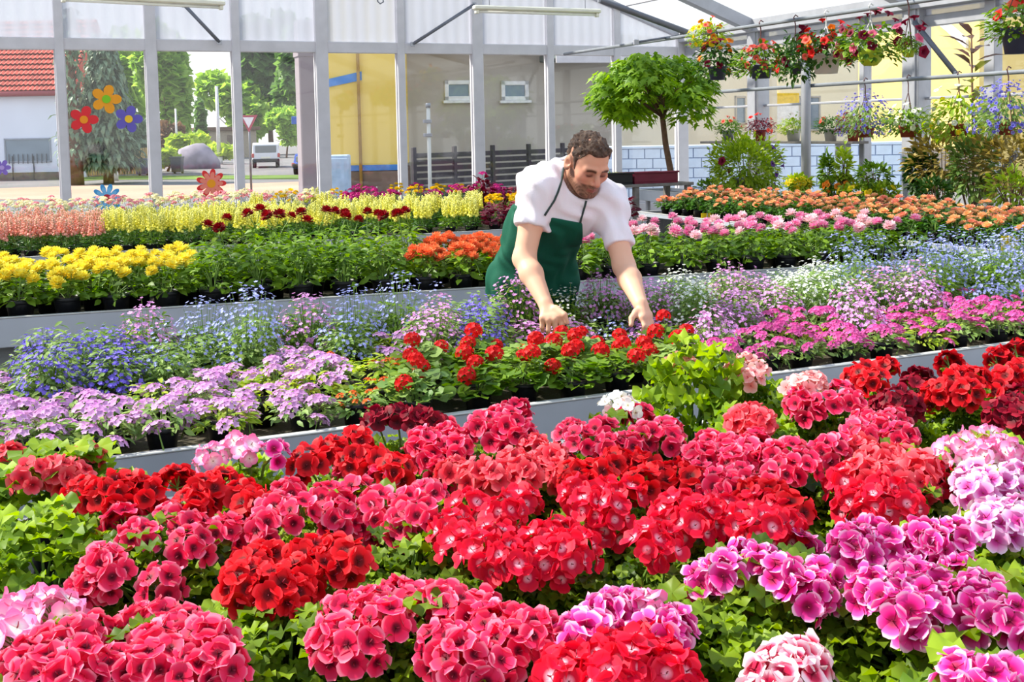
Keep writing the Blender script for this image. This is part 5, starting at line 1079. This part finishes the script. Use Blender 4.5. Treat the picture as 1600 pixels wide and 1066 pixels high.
# ---- pale annexe, white brick wall, yellow houses to the right
E3, L3, X3, Z3 = facade('pale_annexe', 905, 1215, 32, 40, 5, 'cream annexe behind the little tree and the corner pillar'); M_cream = plain('cream_render', S(226, 218, 200), .85, 0, .05, .5)
build('wall', MB().bbox((0, 0, 0), (L3, 6, Z3(1080, 62)), .02), M_cream, E3); hwin(E3, X3(1148)[0], X3(1164)[0], Z3(1156, 195), Z3(1156, 150), 0, M_gw, M_gl2); hwin(E3, X3(912)[0], X3(946)[0], Z3(930, 203), Z3(930, 120), 0, M_wf, plain('shutter_white', S(220, 226, 236), .5), 0)
E4, L4, X4, Z4 = facade('sunny_house', 1215, 1345, 42, 44, 6, 'pale sunny house with a grey window behind the support pole'); build('wall', MB().bbox((0, 0, 0), (L4, 6, Z4(1280, 30)), .02), plain('ivory_render', S(250, 238, 206), .85, 0, .04, .5), E4)
hwin(E4, X4(1247)[0], X4(1281)[0], Z4(1264, 205), Z4(1264, 150), 0, M_gw, M_gl2); build('sign_board', MB().bbox((X4(1200)[0], -.1, Z4(1225, 163)), (X4(1246)[0], 0, Z4(1225, 146)), .01), plain('sign_yellow', S(244, 204, 40), .6), E4); build('white_panel', MB().bbox((X4(1200)[0], -.08, Z4(1225, 195)), (X4(1246)[0], 0, Z4(1225, 164)), .01), M_wf, E4)
E5, L5, X5, Z5 = facade('ochre_house', 1340, 1530, 36, 32, 6, 'ochre yellow house behind the lime pot and thick pillar'); build('wall', MB().bbox((0, 0, 0), (L5, 2, Z5(1440, 15)), .02), plain('ochre_render', S(244, 214, 134), .85, 0, .05, .5), E5)
build('stair_rail', MB().add([(X5(1470)[0], -.12, Z5(1470, 40)), (X5(1512)[0], -.12, Z5(1512, 76)), (X5(1512)[0], -.12, Z5(1512, 62)), (X5(1470)[0], -.12, Z5(1470, 26)), (X5(1470)[0], 0, Z5(1470, 40)), (X5(1512)[0], 0, Z5(1512, 76)), (X5(1512)[0], 0, Z5(1512, 62)), (X5(1470)[0], 0, Z5(1470, 26))], [(0, 1, 2, 3), (0, 4, 5, 1), (3, 2, 6, 7), (1, 5, 6, 2), (4, 0, 3, 7)]), M_wf, E5)
build('plinth', MB().bbox((-.02, -.05, 0), (L5, 0, Z5(1430, 232)), .01), plain('grey_plinth', S(120, 112, 110), .8), E5)
E6, L6, X6, Z6 = facade('brown_house', 1525, 1660, 40, 36, 6, 'house with red-brown boards at the right picture edge'); build('wall', MB().bbox((0, 0, 0), (L6, 6, 7), .02), plain('grey_boards', S(176, 172, 176), .8), E6)
for i in range(7): build('board', MB().bbox((X6(1548)[0], -.06, Z6(1575, 112 - i * 5)), (X6(1610)[0], 0, Z6(1575, 108.5 - i * 5)), .01), plain('board_pink', S(200, 150, 134), .8), E6)
# white brick wall
w0, w1 = pt(945, 290, 19.5), pt(1412, 300, 19); bw = link('brick_wall', None, loc=(w0.x, w0.y, GZ), rot=(0, 0, math.atan2(w1.y - w0.y, w1.x - w0.x)), label='low white painted brick wall outside behind the shrub', category='wall'); wl_ = Vector((w1.x - w0.x, w1.y - w0.y, 0)).length; hw_ = pt(1250, 228, 19.3).z - GZ
M_bw = plain('painted_brick', S(206, 220, 240), .8, 0, .06, 4); M_jt = plain('brick_joint', S(150, 166, 196), .9)
build('wall_core', MB().box((0, .01, 0), (wl_, .2, hw_)), M_jt, bw); bh, bwid = hw_ / 9, .27; brm = MB().bbox((.008, 0, .006), (bwid - .008, .03, bh - .008), .004).mesh('brick', M_bw); cnt = 0
for i in range(8, -1, -1):
    for j in range(int(wl_ / bwid)):
        if cnt < 300: link('brick', brm, bw, loc=(j * bwid + (.0 if i % 2 else bwid * .5), -.015, i * bh)); cnt += 1
build('coping', MB().bbox((-.02, -.04, hw_), (wl_ + .02, .24, hw_ + .05), .01), M_bw, bw)
# ---- flower decals on the glass
def petals_outline(n, r0, r1, sharp=1.0): return [((r0 + (r1 - r0) * abs(math.cos(n * t / 2)) ** sharp) * math.cos(t), (r0 + (r1 - r0) * abs(math.cos(n * t / 2)) ** sharp) * math.sin(t)) for t in [2 * math.pi * i / 80 + .31 for i in range(80)]]
def decal(px, py, dpx, n, c1, c2, label, ring=None, sharp=.7, r0=.42):
    p = pY(px, py, BY - .03); r_ = dpx / 2 / 1800 * (p - CAM).dot(FW); e = link('flower_decal', None, loc=p, label=label, category='sticker', group='flower decals on the windows')
    build('petals', MB().poly([(x * r_, z * r_) for x, z in petals_outline(n, r0, 1.0, sharp)], .004), c1, e)
    if ring: build('inner_petals', MB().poly([(x * r_ * .78, z * r_ * .78) for x, z in petals_outline(n, r0, 1.0, sharp)], .004, 0, Matrix.Translation((0, -.004, 0))), ring, e)
    build('centre', MB().poly([(r_ * .28 * math.cos(t), r_ * .28 * math.sin(t)) for t in [2 * math.pi * i / 20 for i in range(20)]], .004, 0, Matrix.Translation((0, -.008, 0))), c2, e)
K = lambda n, *c: plain('decal_' + n, S(*c), .5, 0, .02)
decal(131, 187, 44, 5, K('red', 232, 40, 50), K('orange', 250, 150, 20), 'red five-petal flower decal with orange centre')
decal(166, 155, 46, 5, K('amber', 246, 160, 24), K('green', 130, 200, 20), 'orange five-petal flower decal with green centre')
decal(201, 186, 43, 5, K('purple', 104, 92, 186), K('yellow', 246, 196, 40), 'purple five-petal flower decal with yellow centre')
decal(330, 287, 47, 9, K('scarlet', 236, 50, 50), K('gold', 250, 160, 20), 'red daisy decal with pale inner petals and orange centre', K('blush', 250, 140, 120), .5, .3)
decal(167, 310, 46, 10, K('sky', 70, 160, 220), K('cherry', 190, 40, 60), 'blue daisy decal with red centre near the flowers', K('ice', 120, 190, 235), .5, .3)
decal(3, 262, 26, 6, K('violet', 140, 110, 200), K('lilac', 190, 160, 225), 'violet flower decal cut by the left picture edge')
# ================================================================== the man (signed-distance modelling, one continuous body surface)
A_ = lambda v: np.array(v, dtype=np.float32)
Q = lambda x, y, d: A_(tuple(pd(x, y, d)))
def smin(a, b, k):
    h = np.clip(.5 + .5 * (b - a) / k, 0, 1); return b + (a - b) * h - k * h * (1 - h)
def smax(a, b, k): return -smin(-a, -b, k)
def cap(P, a, b, ra, rb=None):
    rb = ra if rb is None else rb; ab = b - a; t = np.clip(((P - a) @ ab) / (ab @ ab + 1e-9), 0, 1)
    return np.linalg.norm(P - a - t[:, None] * ab, axis=1) - (ra + (rb - ra) * t)
def chain(P, pts, rs, k=.02):
    d = cap(P, pts[0], pts[1], rs[0], rs[1])
    for i in range(1, len(pts) - 1): d = smin(d, cap(P, pts[i], pts[i + 1], rs[i], rs[i + 1]), k)
    return d
def ell(L, c, r):
    q = L - A_(c); r = A_(r); k0 = np.linalg.norm(q / r, axis=1); k1 = np.linalg.norm(q / (r * r), axis=1) + 1e-9
    return k0 * (k0 - 1) / k1
def surface(fn, lo, hi, h, name):
    """surface nets over a grid, refined only near the surface"""
    n = np.ceil((A_(hi) - A_(lo)) / h).astype(int); n = ((n + 3) // 4) * 4 + 1; lo = A_(lo)
    c = (n - 1) // 4 + 1
    gx = [lo[i] + 4 * h * np.arange(c[i]) for i in range(3)]; G_ = np.stack(np.meshgrid(*gx, indexing='ij'), -1).reshape(-1, 3).astype(np.float32)
    dc = np.concatenate([fn(q) for q in np.array_split(G_, max(1, len(G_) // 200000))]).reshape(c)
    D = np.repeat(np.repeat(np.repeat(dc, 4, 0), 4, 1), 4, 2)[:n[0], :n[1], :n[2]].astype(np.float32)
    # nearest coarse sample lies up to 3 cells away per axis
    idx = np.argwhere(np.abs(D) < h * 8.5)
    Pn = (lo + h * idx).astype(np.float32)
    val = np.concatenate([fn(q) for q in np.array_split(Pn, max(1, len(Pn) // 200000))]); D[idx[:, 0], idx[:, 1], idx[:, 2]] = val
    S_ = D < 0
    s000 = S_[:-1, :-1, :-1]; allv = np.ones_like(s000); anyv = np.zeros_like(s000)
    for i in (0, 1):
        for j in (0, 1):
            for k in (0, 1):
                q = S_[i:S_.shape[0] - 1 + i, j:S_.shape[1] - 1 + j, k:S_.shape[2] - 1 + k]; allv &= q; anyv |= q
    cells = np.argwhere(anyv & ~allv); vid = -np.ones(s000.shape, dtype=np.int32); vid[cells[:, 0], cells[:, 1], cells[:, 2]] = np.arange(len(cells))
    acc = np.zeros((len(cells), 3)); cnt = np.zeros(len(cells)); cor = [(i, j, k) for i in (0, 1) for j in (0, 1) for k in (0, 1)]
    for a in cor:
        for ax in range(3):
            if a[ax] == 1: continue
            b = list(a); b[ax] = 1
            va = D[cells[:, 0] + a[0], cells[:, 1] + a[1], cells[:, 2] + a[2]]; vb = D[cells[:, 0] + b[0], cells[:, 1] + b[1], cells[:, 2] + b[2]]
            m_ = (va < 0) != (vb < 0); t = np.where(m_, va / np.where(m_, va - vb, 1), 0)
            p = np.tile(A_(a), (len(cells), 1)); p[:, ax] = t; acc[m_] += p[m_]; cnt[m_] += 1
    vv = lo + h * (cells + acc / np.maximum(cnt, 1)[:, None]); faces = []
    for ax in range(3):
        o1, o2 = [(1, 2), (2, 0), (0, 1)][ax]
        sl0 = [slice(1, -1)] * 3; sl0[ax] = slice(0, -1); sl1 = [slice(1, -1)] * 3; sl1[ax] = slice(1, None)
        e0, e1 = S_[tuple(sl0)], S_[tuple(sl1)]; ed_ = np.argwhere(e0 != e1); fl_ = e0[ed_[:, 0], ed_[:, 1], ed_[:, 2]]
        base = ed_.copy(); base[:, [q for q in range(3) if q != ax]] += 1
        def cid(d1, d2): q = base.copy(); q[:, o1] += d1; q[:, o2] += d2; return vid[q[:, 0], q[:, 1], q[:, 2]]
        f = np.stack([cid(-1, -1), cid(0, -1), cid(0, 0), cid(-1, 0)], 1); f[~fl_] = f[~fl_][:, ::-1]; faces.append(f)
    f = np.concatenate(faces); f = f[(f >= 0).all(1)]
    me = bpy.data.meshes.new(name); me.vertices.add(len(vv)); me.vertices.foreach_set('co', vv.astype(np.float32).ravel())
    me.loops.add(len(f) * 4); me.loops.foreach_set('vertex_index', f.ravel().astype(np.int32)); me.polygons.add(len(f))
    me.polygons.foreach_set('loop_start', np.arange(0, len(f) * 4, 4, dtype=np.int32)); me.polygons.foreach_set('use_smooth', np.ones(len(f), dtype=bool)); me.update(calc_edges=True); me.validate()
    return me, vv
nRT, nUP, nFW = A_(tuple(RT)), A_(tuple(UP)), A_(tuple(FW))
# ---- head frame
yw, pt_, rl = math.radians(27), math.radians(33), math.radians(0)
hg = nRT * math.sin(yw) * math.cos(pt_) - nUP * math.sin(pt_) - nFW * math.cos(yw) * math.cos(pt_)
hh = nRT * math.sin(yw) * math.sin(pt_) + nUP * math.cos(pt_) - nFW * math.cos(yw) * math.sin(pt_)
hx_ = np.cross(hh, hg); hh, hx_ = hh * math.cos(rl) - hx_ * math.sin(rl), hx_ * math.cos(rl) + hh * math.sin(rl)
HC = Q(918, 255, 4.44); HM = np.stack([hx_, hg, hh], 1).astype(np.float32); HS = .95
def hl_(P): return ((P - HC) @ HM) / HS
def hw(x, y, z): return HC + HS * (HM @ A_((x, y, z)))
# ---- joints
SR, ER, WR = Q(841, 294, 4.48), Q(819, 404, 4.42), Q(852, 474, 4.26)
SL, EL, WL = Q(950, 320, 4.56), Q(975, 416, 4.44), Q(1001, 476, 4.23)
C7, CH, AB, PV = Q(886, 276, 4.60), Q(872, 326, 4.60), Q(844, 372, 4.72), Q(832, 425, 4.82)
BK = Q(860, 304, 4.66)
HPR, HPL = Q(808, 440, 4.84), Q(858, 440, 4.82)
KR, KL = A_((HPR[0], HPR[1] - .03, .5)), A_((HPL[0], HPL[1] - .03, .5)); AR, AL = A_((HPR[0], HPR[1] + .03, .1)), A_((HPL[0], HPL[1] + .03, .1))
def hand(P, W, E, kn, tips, thumb, d0):
    """kn: four knuckles, tips: per finger [mid, tip], thumb: [base, mid, tip]"""
    d = d0
    for i, k in enumerate(kn): d = smin(d, cap(P, W, k, .017, .0125), .014)
    d = smin(d, cap(P, kn[0], kn[3], .012, .011), .01)
    for k, (m_, t_) in zip(kn, tips):
        f = smin(cap(P, k, m_, .0105, .0092), cap(P, m_, t_, .0092, .0075), .004); d = smin(d, f, .006)
    f = smin(cap(P, thumb[0], thumb[1], .0135, .0105), cap(P, thumb[1], thumb[2], .0105, .0085), .004); return smin(d, f, .012)
RK = [Q(876, 494, 4.205), Q(867, 499, 4.20), Q(857, 500, 4.205), Q(848, 497, 4.215)]
RTp = [(Q(878, 508, 4.20), Q(874, 516, 4.23)), (Q(868, 515, 4.20), Q(865, 522, 4.235)), (Q(857, 516, 4.205), Q(856, 522, 4.24)), (Q(847, 511, 4.215), Q(848, 517, 4.245))]
RTh = [Q(868, 482, 4.22), Q(882, 492, 4.19), Q(886, 504, 4.19)]
LK = [Q(1003, 497, 4.17), Q(1008, 497, 4.185), Q(1012, 495, 4.20), Q(1014, 492, 4.215)]
LTp = [(Q(1007, 510, 4.15), Q(1004, 520, 4.155)), (Q(1012, 511, 4.165), Q(1010, 522, 4.17)), (Q(1016, 508, 4.185), Q(1015, 518, 4.19)), (Q(1018, 504, 4.205), Q(1018, 513, 4.21))]
LTh = [Q(994, 487, 4.19), Q(987, 497, 4.16), Q(986, 508, 4.145)]
def torso(P):
    d = cap(P, SR + (CH - SR) * .22, SL + (CH - SL) * .22, .088, .085)
    d = smin(d, cap(P, C7 + (CH - C7) * .35, CH, .085, .112), .08); d = smin(d, cap(P, BK, CH, .098, .108), .06)
    d = smin(d, cap(P, CH, AB, .110, .112), .06); d = smin(d, cap(P, BK, AB, .1, .115), .06); d = smin(d, cap(P, AB, PV, .112, .120), .06)
    d = smin(d, cap(P, C7, SR, .05, .058), .05); d = smin(d, cap(P, C7, SL, .05, .07), .05)
    d = smin(d, cap(P, HPR, HPL, .108), .06); return d
def legs(P, off=0.0):
    d = smin(cap(P, HPR, KR, .09 + off, .062 + off), cap(P, KR, AR, .06 + off, .04 + off), .03); e = smin(cap(P, HPL, KL, .09 + off, .062 + off), cap(P, KL, AL, .06 + off, .04 + off), .03)
    return smin(d, e, .03)
def head(P):
    L = hl_(P); ax = np.abs(L[:, 0]); M_ = L.copy(); M_[:, 0] = ax
    d = ell(L, (0, -.012, .034), (.077, .098, .086)); d = smin(d, ell(L, (0, .026, -.028), (.062, .066, .088)), .03)
    d = smin(d, ell(L, (0, .036, -.078), (.047, .047, .038)), .025); d = smin(d, cap(L, A_((-.012, .076, -.103)), A_((.012, .076, -.103)), .017), .02)
    d = smin(d, cap(M_, A_((.05, .0, -.062)), A_((.03, .06, -.098)), .016), .02)
    d = smin(d, cap(M_, A_((.012, .088, .016)), A_((.046, .074, .014)), .011), .014); d = smin(d, ell(M_, (.047, .056, -.024), (.022, .026, .022)), .022)
    d = smax(d, -(np.linalg.norm(M_ - A_((.031, .102, -.004)), axis=1) - .020), .010); d = smin(d, np.linalg.norm(M_ - A_((.031, .0745, -.005)), axis=1) - .0142, .004)
    d = smin(d, cap(L, A_((0, .088, .006)), A_((0, .113, -.034)), .0085, .0125), .010); d = smin(d, np.linalg.norm(M_ - A_((.012, .098, -.041)), axis=1) - .0088, .006)
    d = smin(d, cap(M_, A_((0, .0955, -.066)), A_((.021, .084, -.070)), .0062, .004), .006); d = smin(d, cap(M_, A_((0, .0935, -.080)), A_((.017, .084, -.077)), .0072, .004), .005)
    e_ = ell(M_ - A_((.083, -.014, -.006)), (0, 0, 0), (.012, .022, .035)); e_ = smax(e_, -(np.linalg.norm(M_ - A_((.092, -.004, -.002)), axis=1) - .013), .006)
    return smin(d, e_, .008) * HS
NK0, NK1 = hw(0, -.03, -.045), C7 + (CH - C7) * .2
def body(P):
    d = smin(torso(P), legs(P), .05)
    d = smin(d, chain(P, [SR, SR + (ER - SR) * .5, ER], [.052, .047, .043], .02), .04); d = smin(d, chain(P, [SL, SL + (EL - SL) * .5, EL], [.052, .046, .042], .02), .04)
    d = smin(d, chain(P, [ER, ER + (WR - ER) * .35, WR], [.042, .043, .027], .02), .02); d = smin(d, chain(P, [EL, EL + (WL - EL) * .35, WL], [.042, .043, .027], .02), .02)
    d = hand(P, WR, ER, RK, RTp, RTh, d); d = hand(P, WL, EL, LK, LTp, LTh, d)
    d = smin(d, cap(P, NK0, NK1, .058, .066), .03); return smin(d, head(P), .02)
allj = np.stack([SR, ER, WR, SL, EL, WL, PV, HPR, HPL, KR, AR, AL, HC] + RK + LK)
lo, hi = allj.min(0) - .24, allj.max(0) + .24; lo[2] = -.0 + .02; hi[2] = HC[2] + .2
me, vv = surface(body, lo, hi, .0045, 'person')
# skin colouring: lips, brows, lids, stubble
L = hl_(vv.astype(np.float32)); ax = np.abs(L[:, 0]); face = np.linalg.norm(L, axis=1) < .15
col = np.tile(A_(S(232, 178, 150)[:3]), (len(vv), 1)); sm = lambda v, a, b: np.clip((v - a) / (b - a), 0, 1) ** 2 * (3 - 2 * np.clip((v - a) / (b - a), 0, 1))
def mixc(w_, c): global col; w_ = (w_ * face)[:, None]; col = col * (1 - w_) + A_(S(*c)[:3]) * w_
mixc(.75 * np.ones(len(vv)), (218, 154, 126)); mixc(.5 * np.exp(-((ax - .045) ** 2 + (L[:, 1] - .07) ** 2 + (L[:, 2] + .02) ** 2) / .0009), (206, 110, 92)); mixc(.5 * np.exp(-((ax) ** 2 + (L[:, 1] - .115) ** 2 + (L[:, 2] + .035) ** 2) / .0004), (206, 104, 88))
bz = sm(-L[:, 2], .052, .074) * sm(L[:, 1], -.02, .012); bz = np.maximum(bz, sm(-L[:, 2], .018, .03) * sm(ax, .056, .064) * sm(L[:, 1], -.03, -.005) * sm(.045 - L[:, 1], 0, .02))
must = sm(-L[:, 2], .048, .055) * sm(L[:, 1], .06, .075); bz = np.maximum(bz, must); nz_ = .8 + .2 * np.sin(vv[:, 0] * 900) * np.sin(vv[:, 1] * 800 + vv[:, 2] * 700); mixc(.95 * bz * nz_, (72, 46, 34))
lip = np.exp(-((L[:, 2] + .073) / .0075) ** 4) * sm(.026 - ax, 0, .006) * sm(L[:, 1], .08, .088); mixc(.85 * lip, (176, 96, 86)); mixc(.7 * np.exp(-((L[:, 2] + .0735) / .002) ** 2) * sm(.024 - ax, 0, .006) * sm(L[:, 1], .08, .086), (90, 40, 36))
brow = np.exp(-((L[:, 2] - .0145 + (ax - .03) ** 2 * 6) / .0075) ** 4) * sm(ax, .008, .014) * sm(.056 - ax, 0, .01) * sm(L[:, 1], .06, .07); mixc(.92 * brow, (56, 36, 28))
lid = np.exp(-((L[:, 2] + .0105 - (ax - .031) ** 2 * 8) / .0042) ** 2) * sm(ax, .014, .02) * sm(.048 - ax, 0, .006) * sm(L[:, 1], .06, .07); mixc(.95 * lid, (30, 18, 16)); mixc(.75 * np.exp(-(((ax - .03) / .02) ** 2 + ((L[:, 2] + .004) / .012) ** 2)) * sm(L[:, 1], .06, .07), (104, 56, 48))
at = me.color_attributes.new('skin_tone', 'FLOAT_COLOR', 'POINT'); at.data.foreach_set('color', np.concatenate([col, np.ones((len(col), 1))], 1).astype(np.float32).ravel())
mt, n, Lk, out = newmat('skin'); b = n.new('ShaderNodeBsdfPrincipled'); at_ = n.new('ShaderNodeAttribute'); at_.attribute_name = 'skin_tone'; Lk.new(at_.outputs['Color'], b.inputs['Base Color']); b.inputs['Roughness'].default_value = .5; b.inputs['Subsurface Weight'].default_value = .12; b.inputs['Subsurface Radius'].default_value = (.02, .008, .005); b.inputs['Specular IOR Level'].default_value = .3; Lk.new(b.outputs[0], out.inputs[0])
me.materials.append(mt)
man = link('person', me, label='bearded man in white t-shirt and green apron bending to reach the pots', category='person')
# ---- hair
def wob(P, f, a): return a * (np.sin(P[:, 0] * f + 1.3 * np.sin(P[:, 2] * f * .7)) * np.sin(P[:, 1] * f * 1.1 + .8) * np.sin(P[:, 2] * f * .9 + 2 * np.sin(P[:, 0] * f * .5)))
def hair(P):
    L = hl_(P); d = ell(L, (0, -.012, .037), (.080, .102, .091)); fr = np.clip(1 - np.abs(L[:, 1] - .07) / .05, 0, 1) * np.clip((L[:, 2] - .05) / .03, 0, 1)
    d = d - fr * .010 - wob(L, 95, .008) - wob(L, 210, .005)
    y = L[:, 1]; zmin = np.where(y > -.005, .004 + .86 * y + .022 * np.exp(-((np.abs(L[:, 0]) - .045) / .016) ** 2) * np.clip(y / .04, 0, 1), .75 * y); side = np.clip(np.abs(L[:, 0]) - .06, 0, 1)
    d = smax(d, (zmin - L[:, 2]) * .7, .008); d = smax(d, -(ell(np.abs(L) * A_((1, 0, 0)) + L * A_((0, 1, 1)), (.081, -.012, -.004), (.022, .027, .040))), .004)
    burn = cap(np.abs(L) * A_((1, 0, 0)) + L * A_((0, 1, 1)), A_((.0705, .018, .03)), A_((.0655, .022, -.012)), .010, .006); return smin(d, burn, .008) * HS
mh, _ = surface(hair, HC - .19, HC + .19, .0032, 'hair'); mh.materials.append(plain('brown_hair', S(58, 40, 32), .55, 0, .3, 60, .8, 160, .4, S(108, 80, 62))); link('hair', mh, man)
# ---- t-shirt
def hem(P, A, B, t): ab = B - A; return ((P - A) @ ab) / np.linalg.norm(ab) - t
sR, sL = .155, .185
ua, ub = A_(tuple(pd(795, 345, 4.75))), None
tax = (CH - PV) / np.linalg.norm(CH - PV)
def folds(P, s=1.0): return s * (.006 * np.sin(P @ A_((38, 22, 30)) + 2 * np.sin(P @ A_((9, -14, 12)))) * np.sin(P @ A_((-14, 20, 11)) + 1) + .003 * np.sin(P @ A_((70, -40, 55)) + 2.5 * np.sin(P @ A_((20, 16, -22)))))
def shirt(P):
    d = torso(P) - .013; d = smin(d, smax(cap(P, SR - (ER - SR) * .05, ER, .066, .062), hem(P, SR, ER, sR), .006), .04) ; d = smin(d, smax(cap(P, SL - (EL - SL) * .05, EL, .066, .055), hem(P, SL, EL, sL), .006), .04)
    d = d - folds(P, 1.25); d = np.minimum(d, torso(P) - .005); d = np.minimum(d, np.maximum(cap(P, SR, ER, .060, .053), hem(P, SR, ER, sR))); d = np.minimum(d, np.maximum(cap(P, SL, EL, .060, .050), hem(P, SL, EL, sL)))
    nk = cap(P, hw(0, .01, -.08), C7 + (CH - C7) * .1, .072, .082); d = smax(d, -nk, .008)
    low = -((P - PV) @ tax) - .02; return smax(d, low, .01)
ms, sv = surface(shirt, lo, hi, .005, 'shirt'); ms.materials.append(plain('white_cotton', S(242, 232, 239), .85, 0, .02, 6, .15, 200, .2)); link('shirt', ms, man)
# ---- apron: bib and skirt wrapped round the hips
p1, p2, p3 = Q(797, 317, 4.72), Q(846, 336, 4.45), Q(911, 348, 4.50)
an = np.cross(p2 - p1, p3 - p1); an = an / np.linalg.norm(an); an = an if an[2] > 0 else -an
SK0, SK1 = PV + A_((0, 0, -.02)), A_((PV[0] - .01, PV[1] - .04, .42))
bn = nRT + .10 * nUP; bn = bn / np.linalg.norm(bn)
def apron(P):
    d = torso(P) - .024; d = smin(d, cap(P, HPR + (HPL - HPR) * .25, A_((HPR[0] - .02, HPR[1] - .06, .42)), .112, .118), .06); d = smin(d, cap(P, HPL + (HPR - HPL) * .25, A_((HPL[0], HPL[1] - .06, .42)), .112, .105), .06)
    ang = np.arctan2(P[:, 1] - PV[1], P[:, 0] - PV[0]); dn = np.clip((PV[2] + .1 - P[:, 2]) / .5, 0, 1); d = d - .016 * dn * np.sin(ang * 9 + 4 * P[:, 2]) - folds(P, .9)
    d = smax(d, (P - p1) @ an, .004); d = smax(d, (P - Q(909, 346, 4.5)) @ bn, .006); return smax(d, .40 - P[:, 2], .006)
ma, _ = surface(apron, lo, hi, .005, 'apron'); ma.materials.append(plain('green_canvas', S(8, 80, 60), .8, 0, .08, 8, .2, 260, .25)); ap = link('apron', ma, man)
def onto(fn, px, py, d0=3.9, d1=5.2, lift=.004):
    r_ = A_(tuple(ray(px, py))); t = np.linspace(d0, d1, 1300, dtype=np.float32); v = fn(A_(tuple(CAM)) + t[:, None] * r_); k = np.argmax(v < 0); return A_(tuple(CAM)) + (t[k] - lift) * r_
cov = lambda P: np.minimum(shirt(P), body(P))
M_strap = plain('strap_cord', S(52, 66, 62), .8)
for pts in ([(881, 262), (879, 275), (876, 288), (872, 300), (866, 314), (858, 326), (851, 337)], [(916, 314), (914, 322), (911, 332), (908, 342), (906, 352)]):
    build('strap', MB().tube([tuple(onto(cov, x, y)) for x, y in pts], .0042, 6), M_strap, ap, True)
# ---- trousers and shoes
mtz, _ = surface(lambda P: smax(legs(P, .012), P[:, 2] - .95, .01), lo, hi, .008, 'trousers'); mtz.materials.append(plain('dark_denim', S(46, 54, 74), .85, 0, .1, 20)); link('trousers', mtz, man)
fwd = A_((-FW.x, -FW.y, 0)); fwd /= np.linalg.norm(fwd)
for k_, (An) in enumerate((AR, AL)):
    def shoe(P): d = cap(P, A_((An[0], An[1], .05)), A_((An[0], An[1], .045)) + fwd * .17, .048, .042); d = smin(d, cap(P, A_((An[0], An[1], .05)), A_((An[0], An[1], .12)), .05, .045), .02); return smax(d, .004 - P[:, 2], .006)
    q = A_((An[0], An[1], .06)); mm, _ = surface(shoe, q - A_((.27, .27, .07)), q + A_((.27, .27, .14)), .008, 'shoe'); mm.materials.append(M_tyre if 'M_tyre' in globals() else M_pot); link('shoe', mm, man)
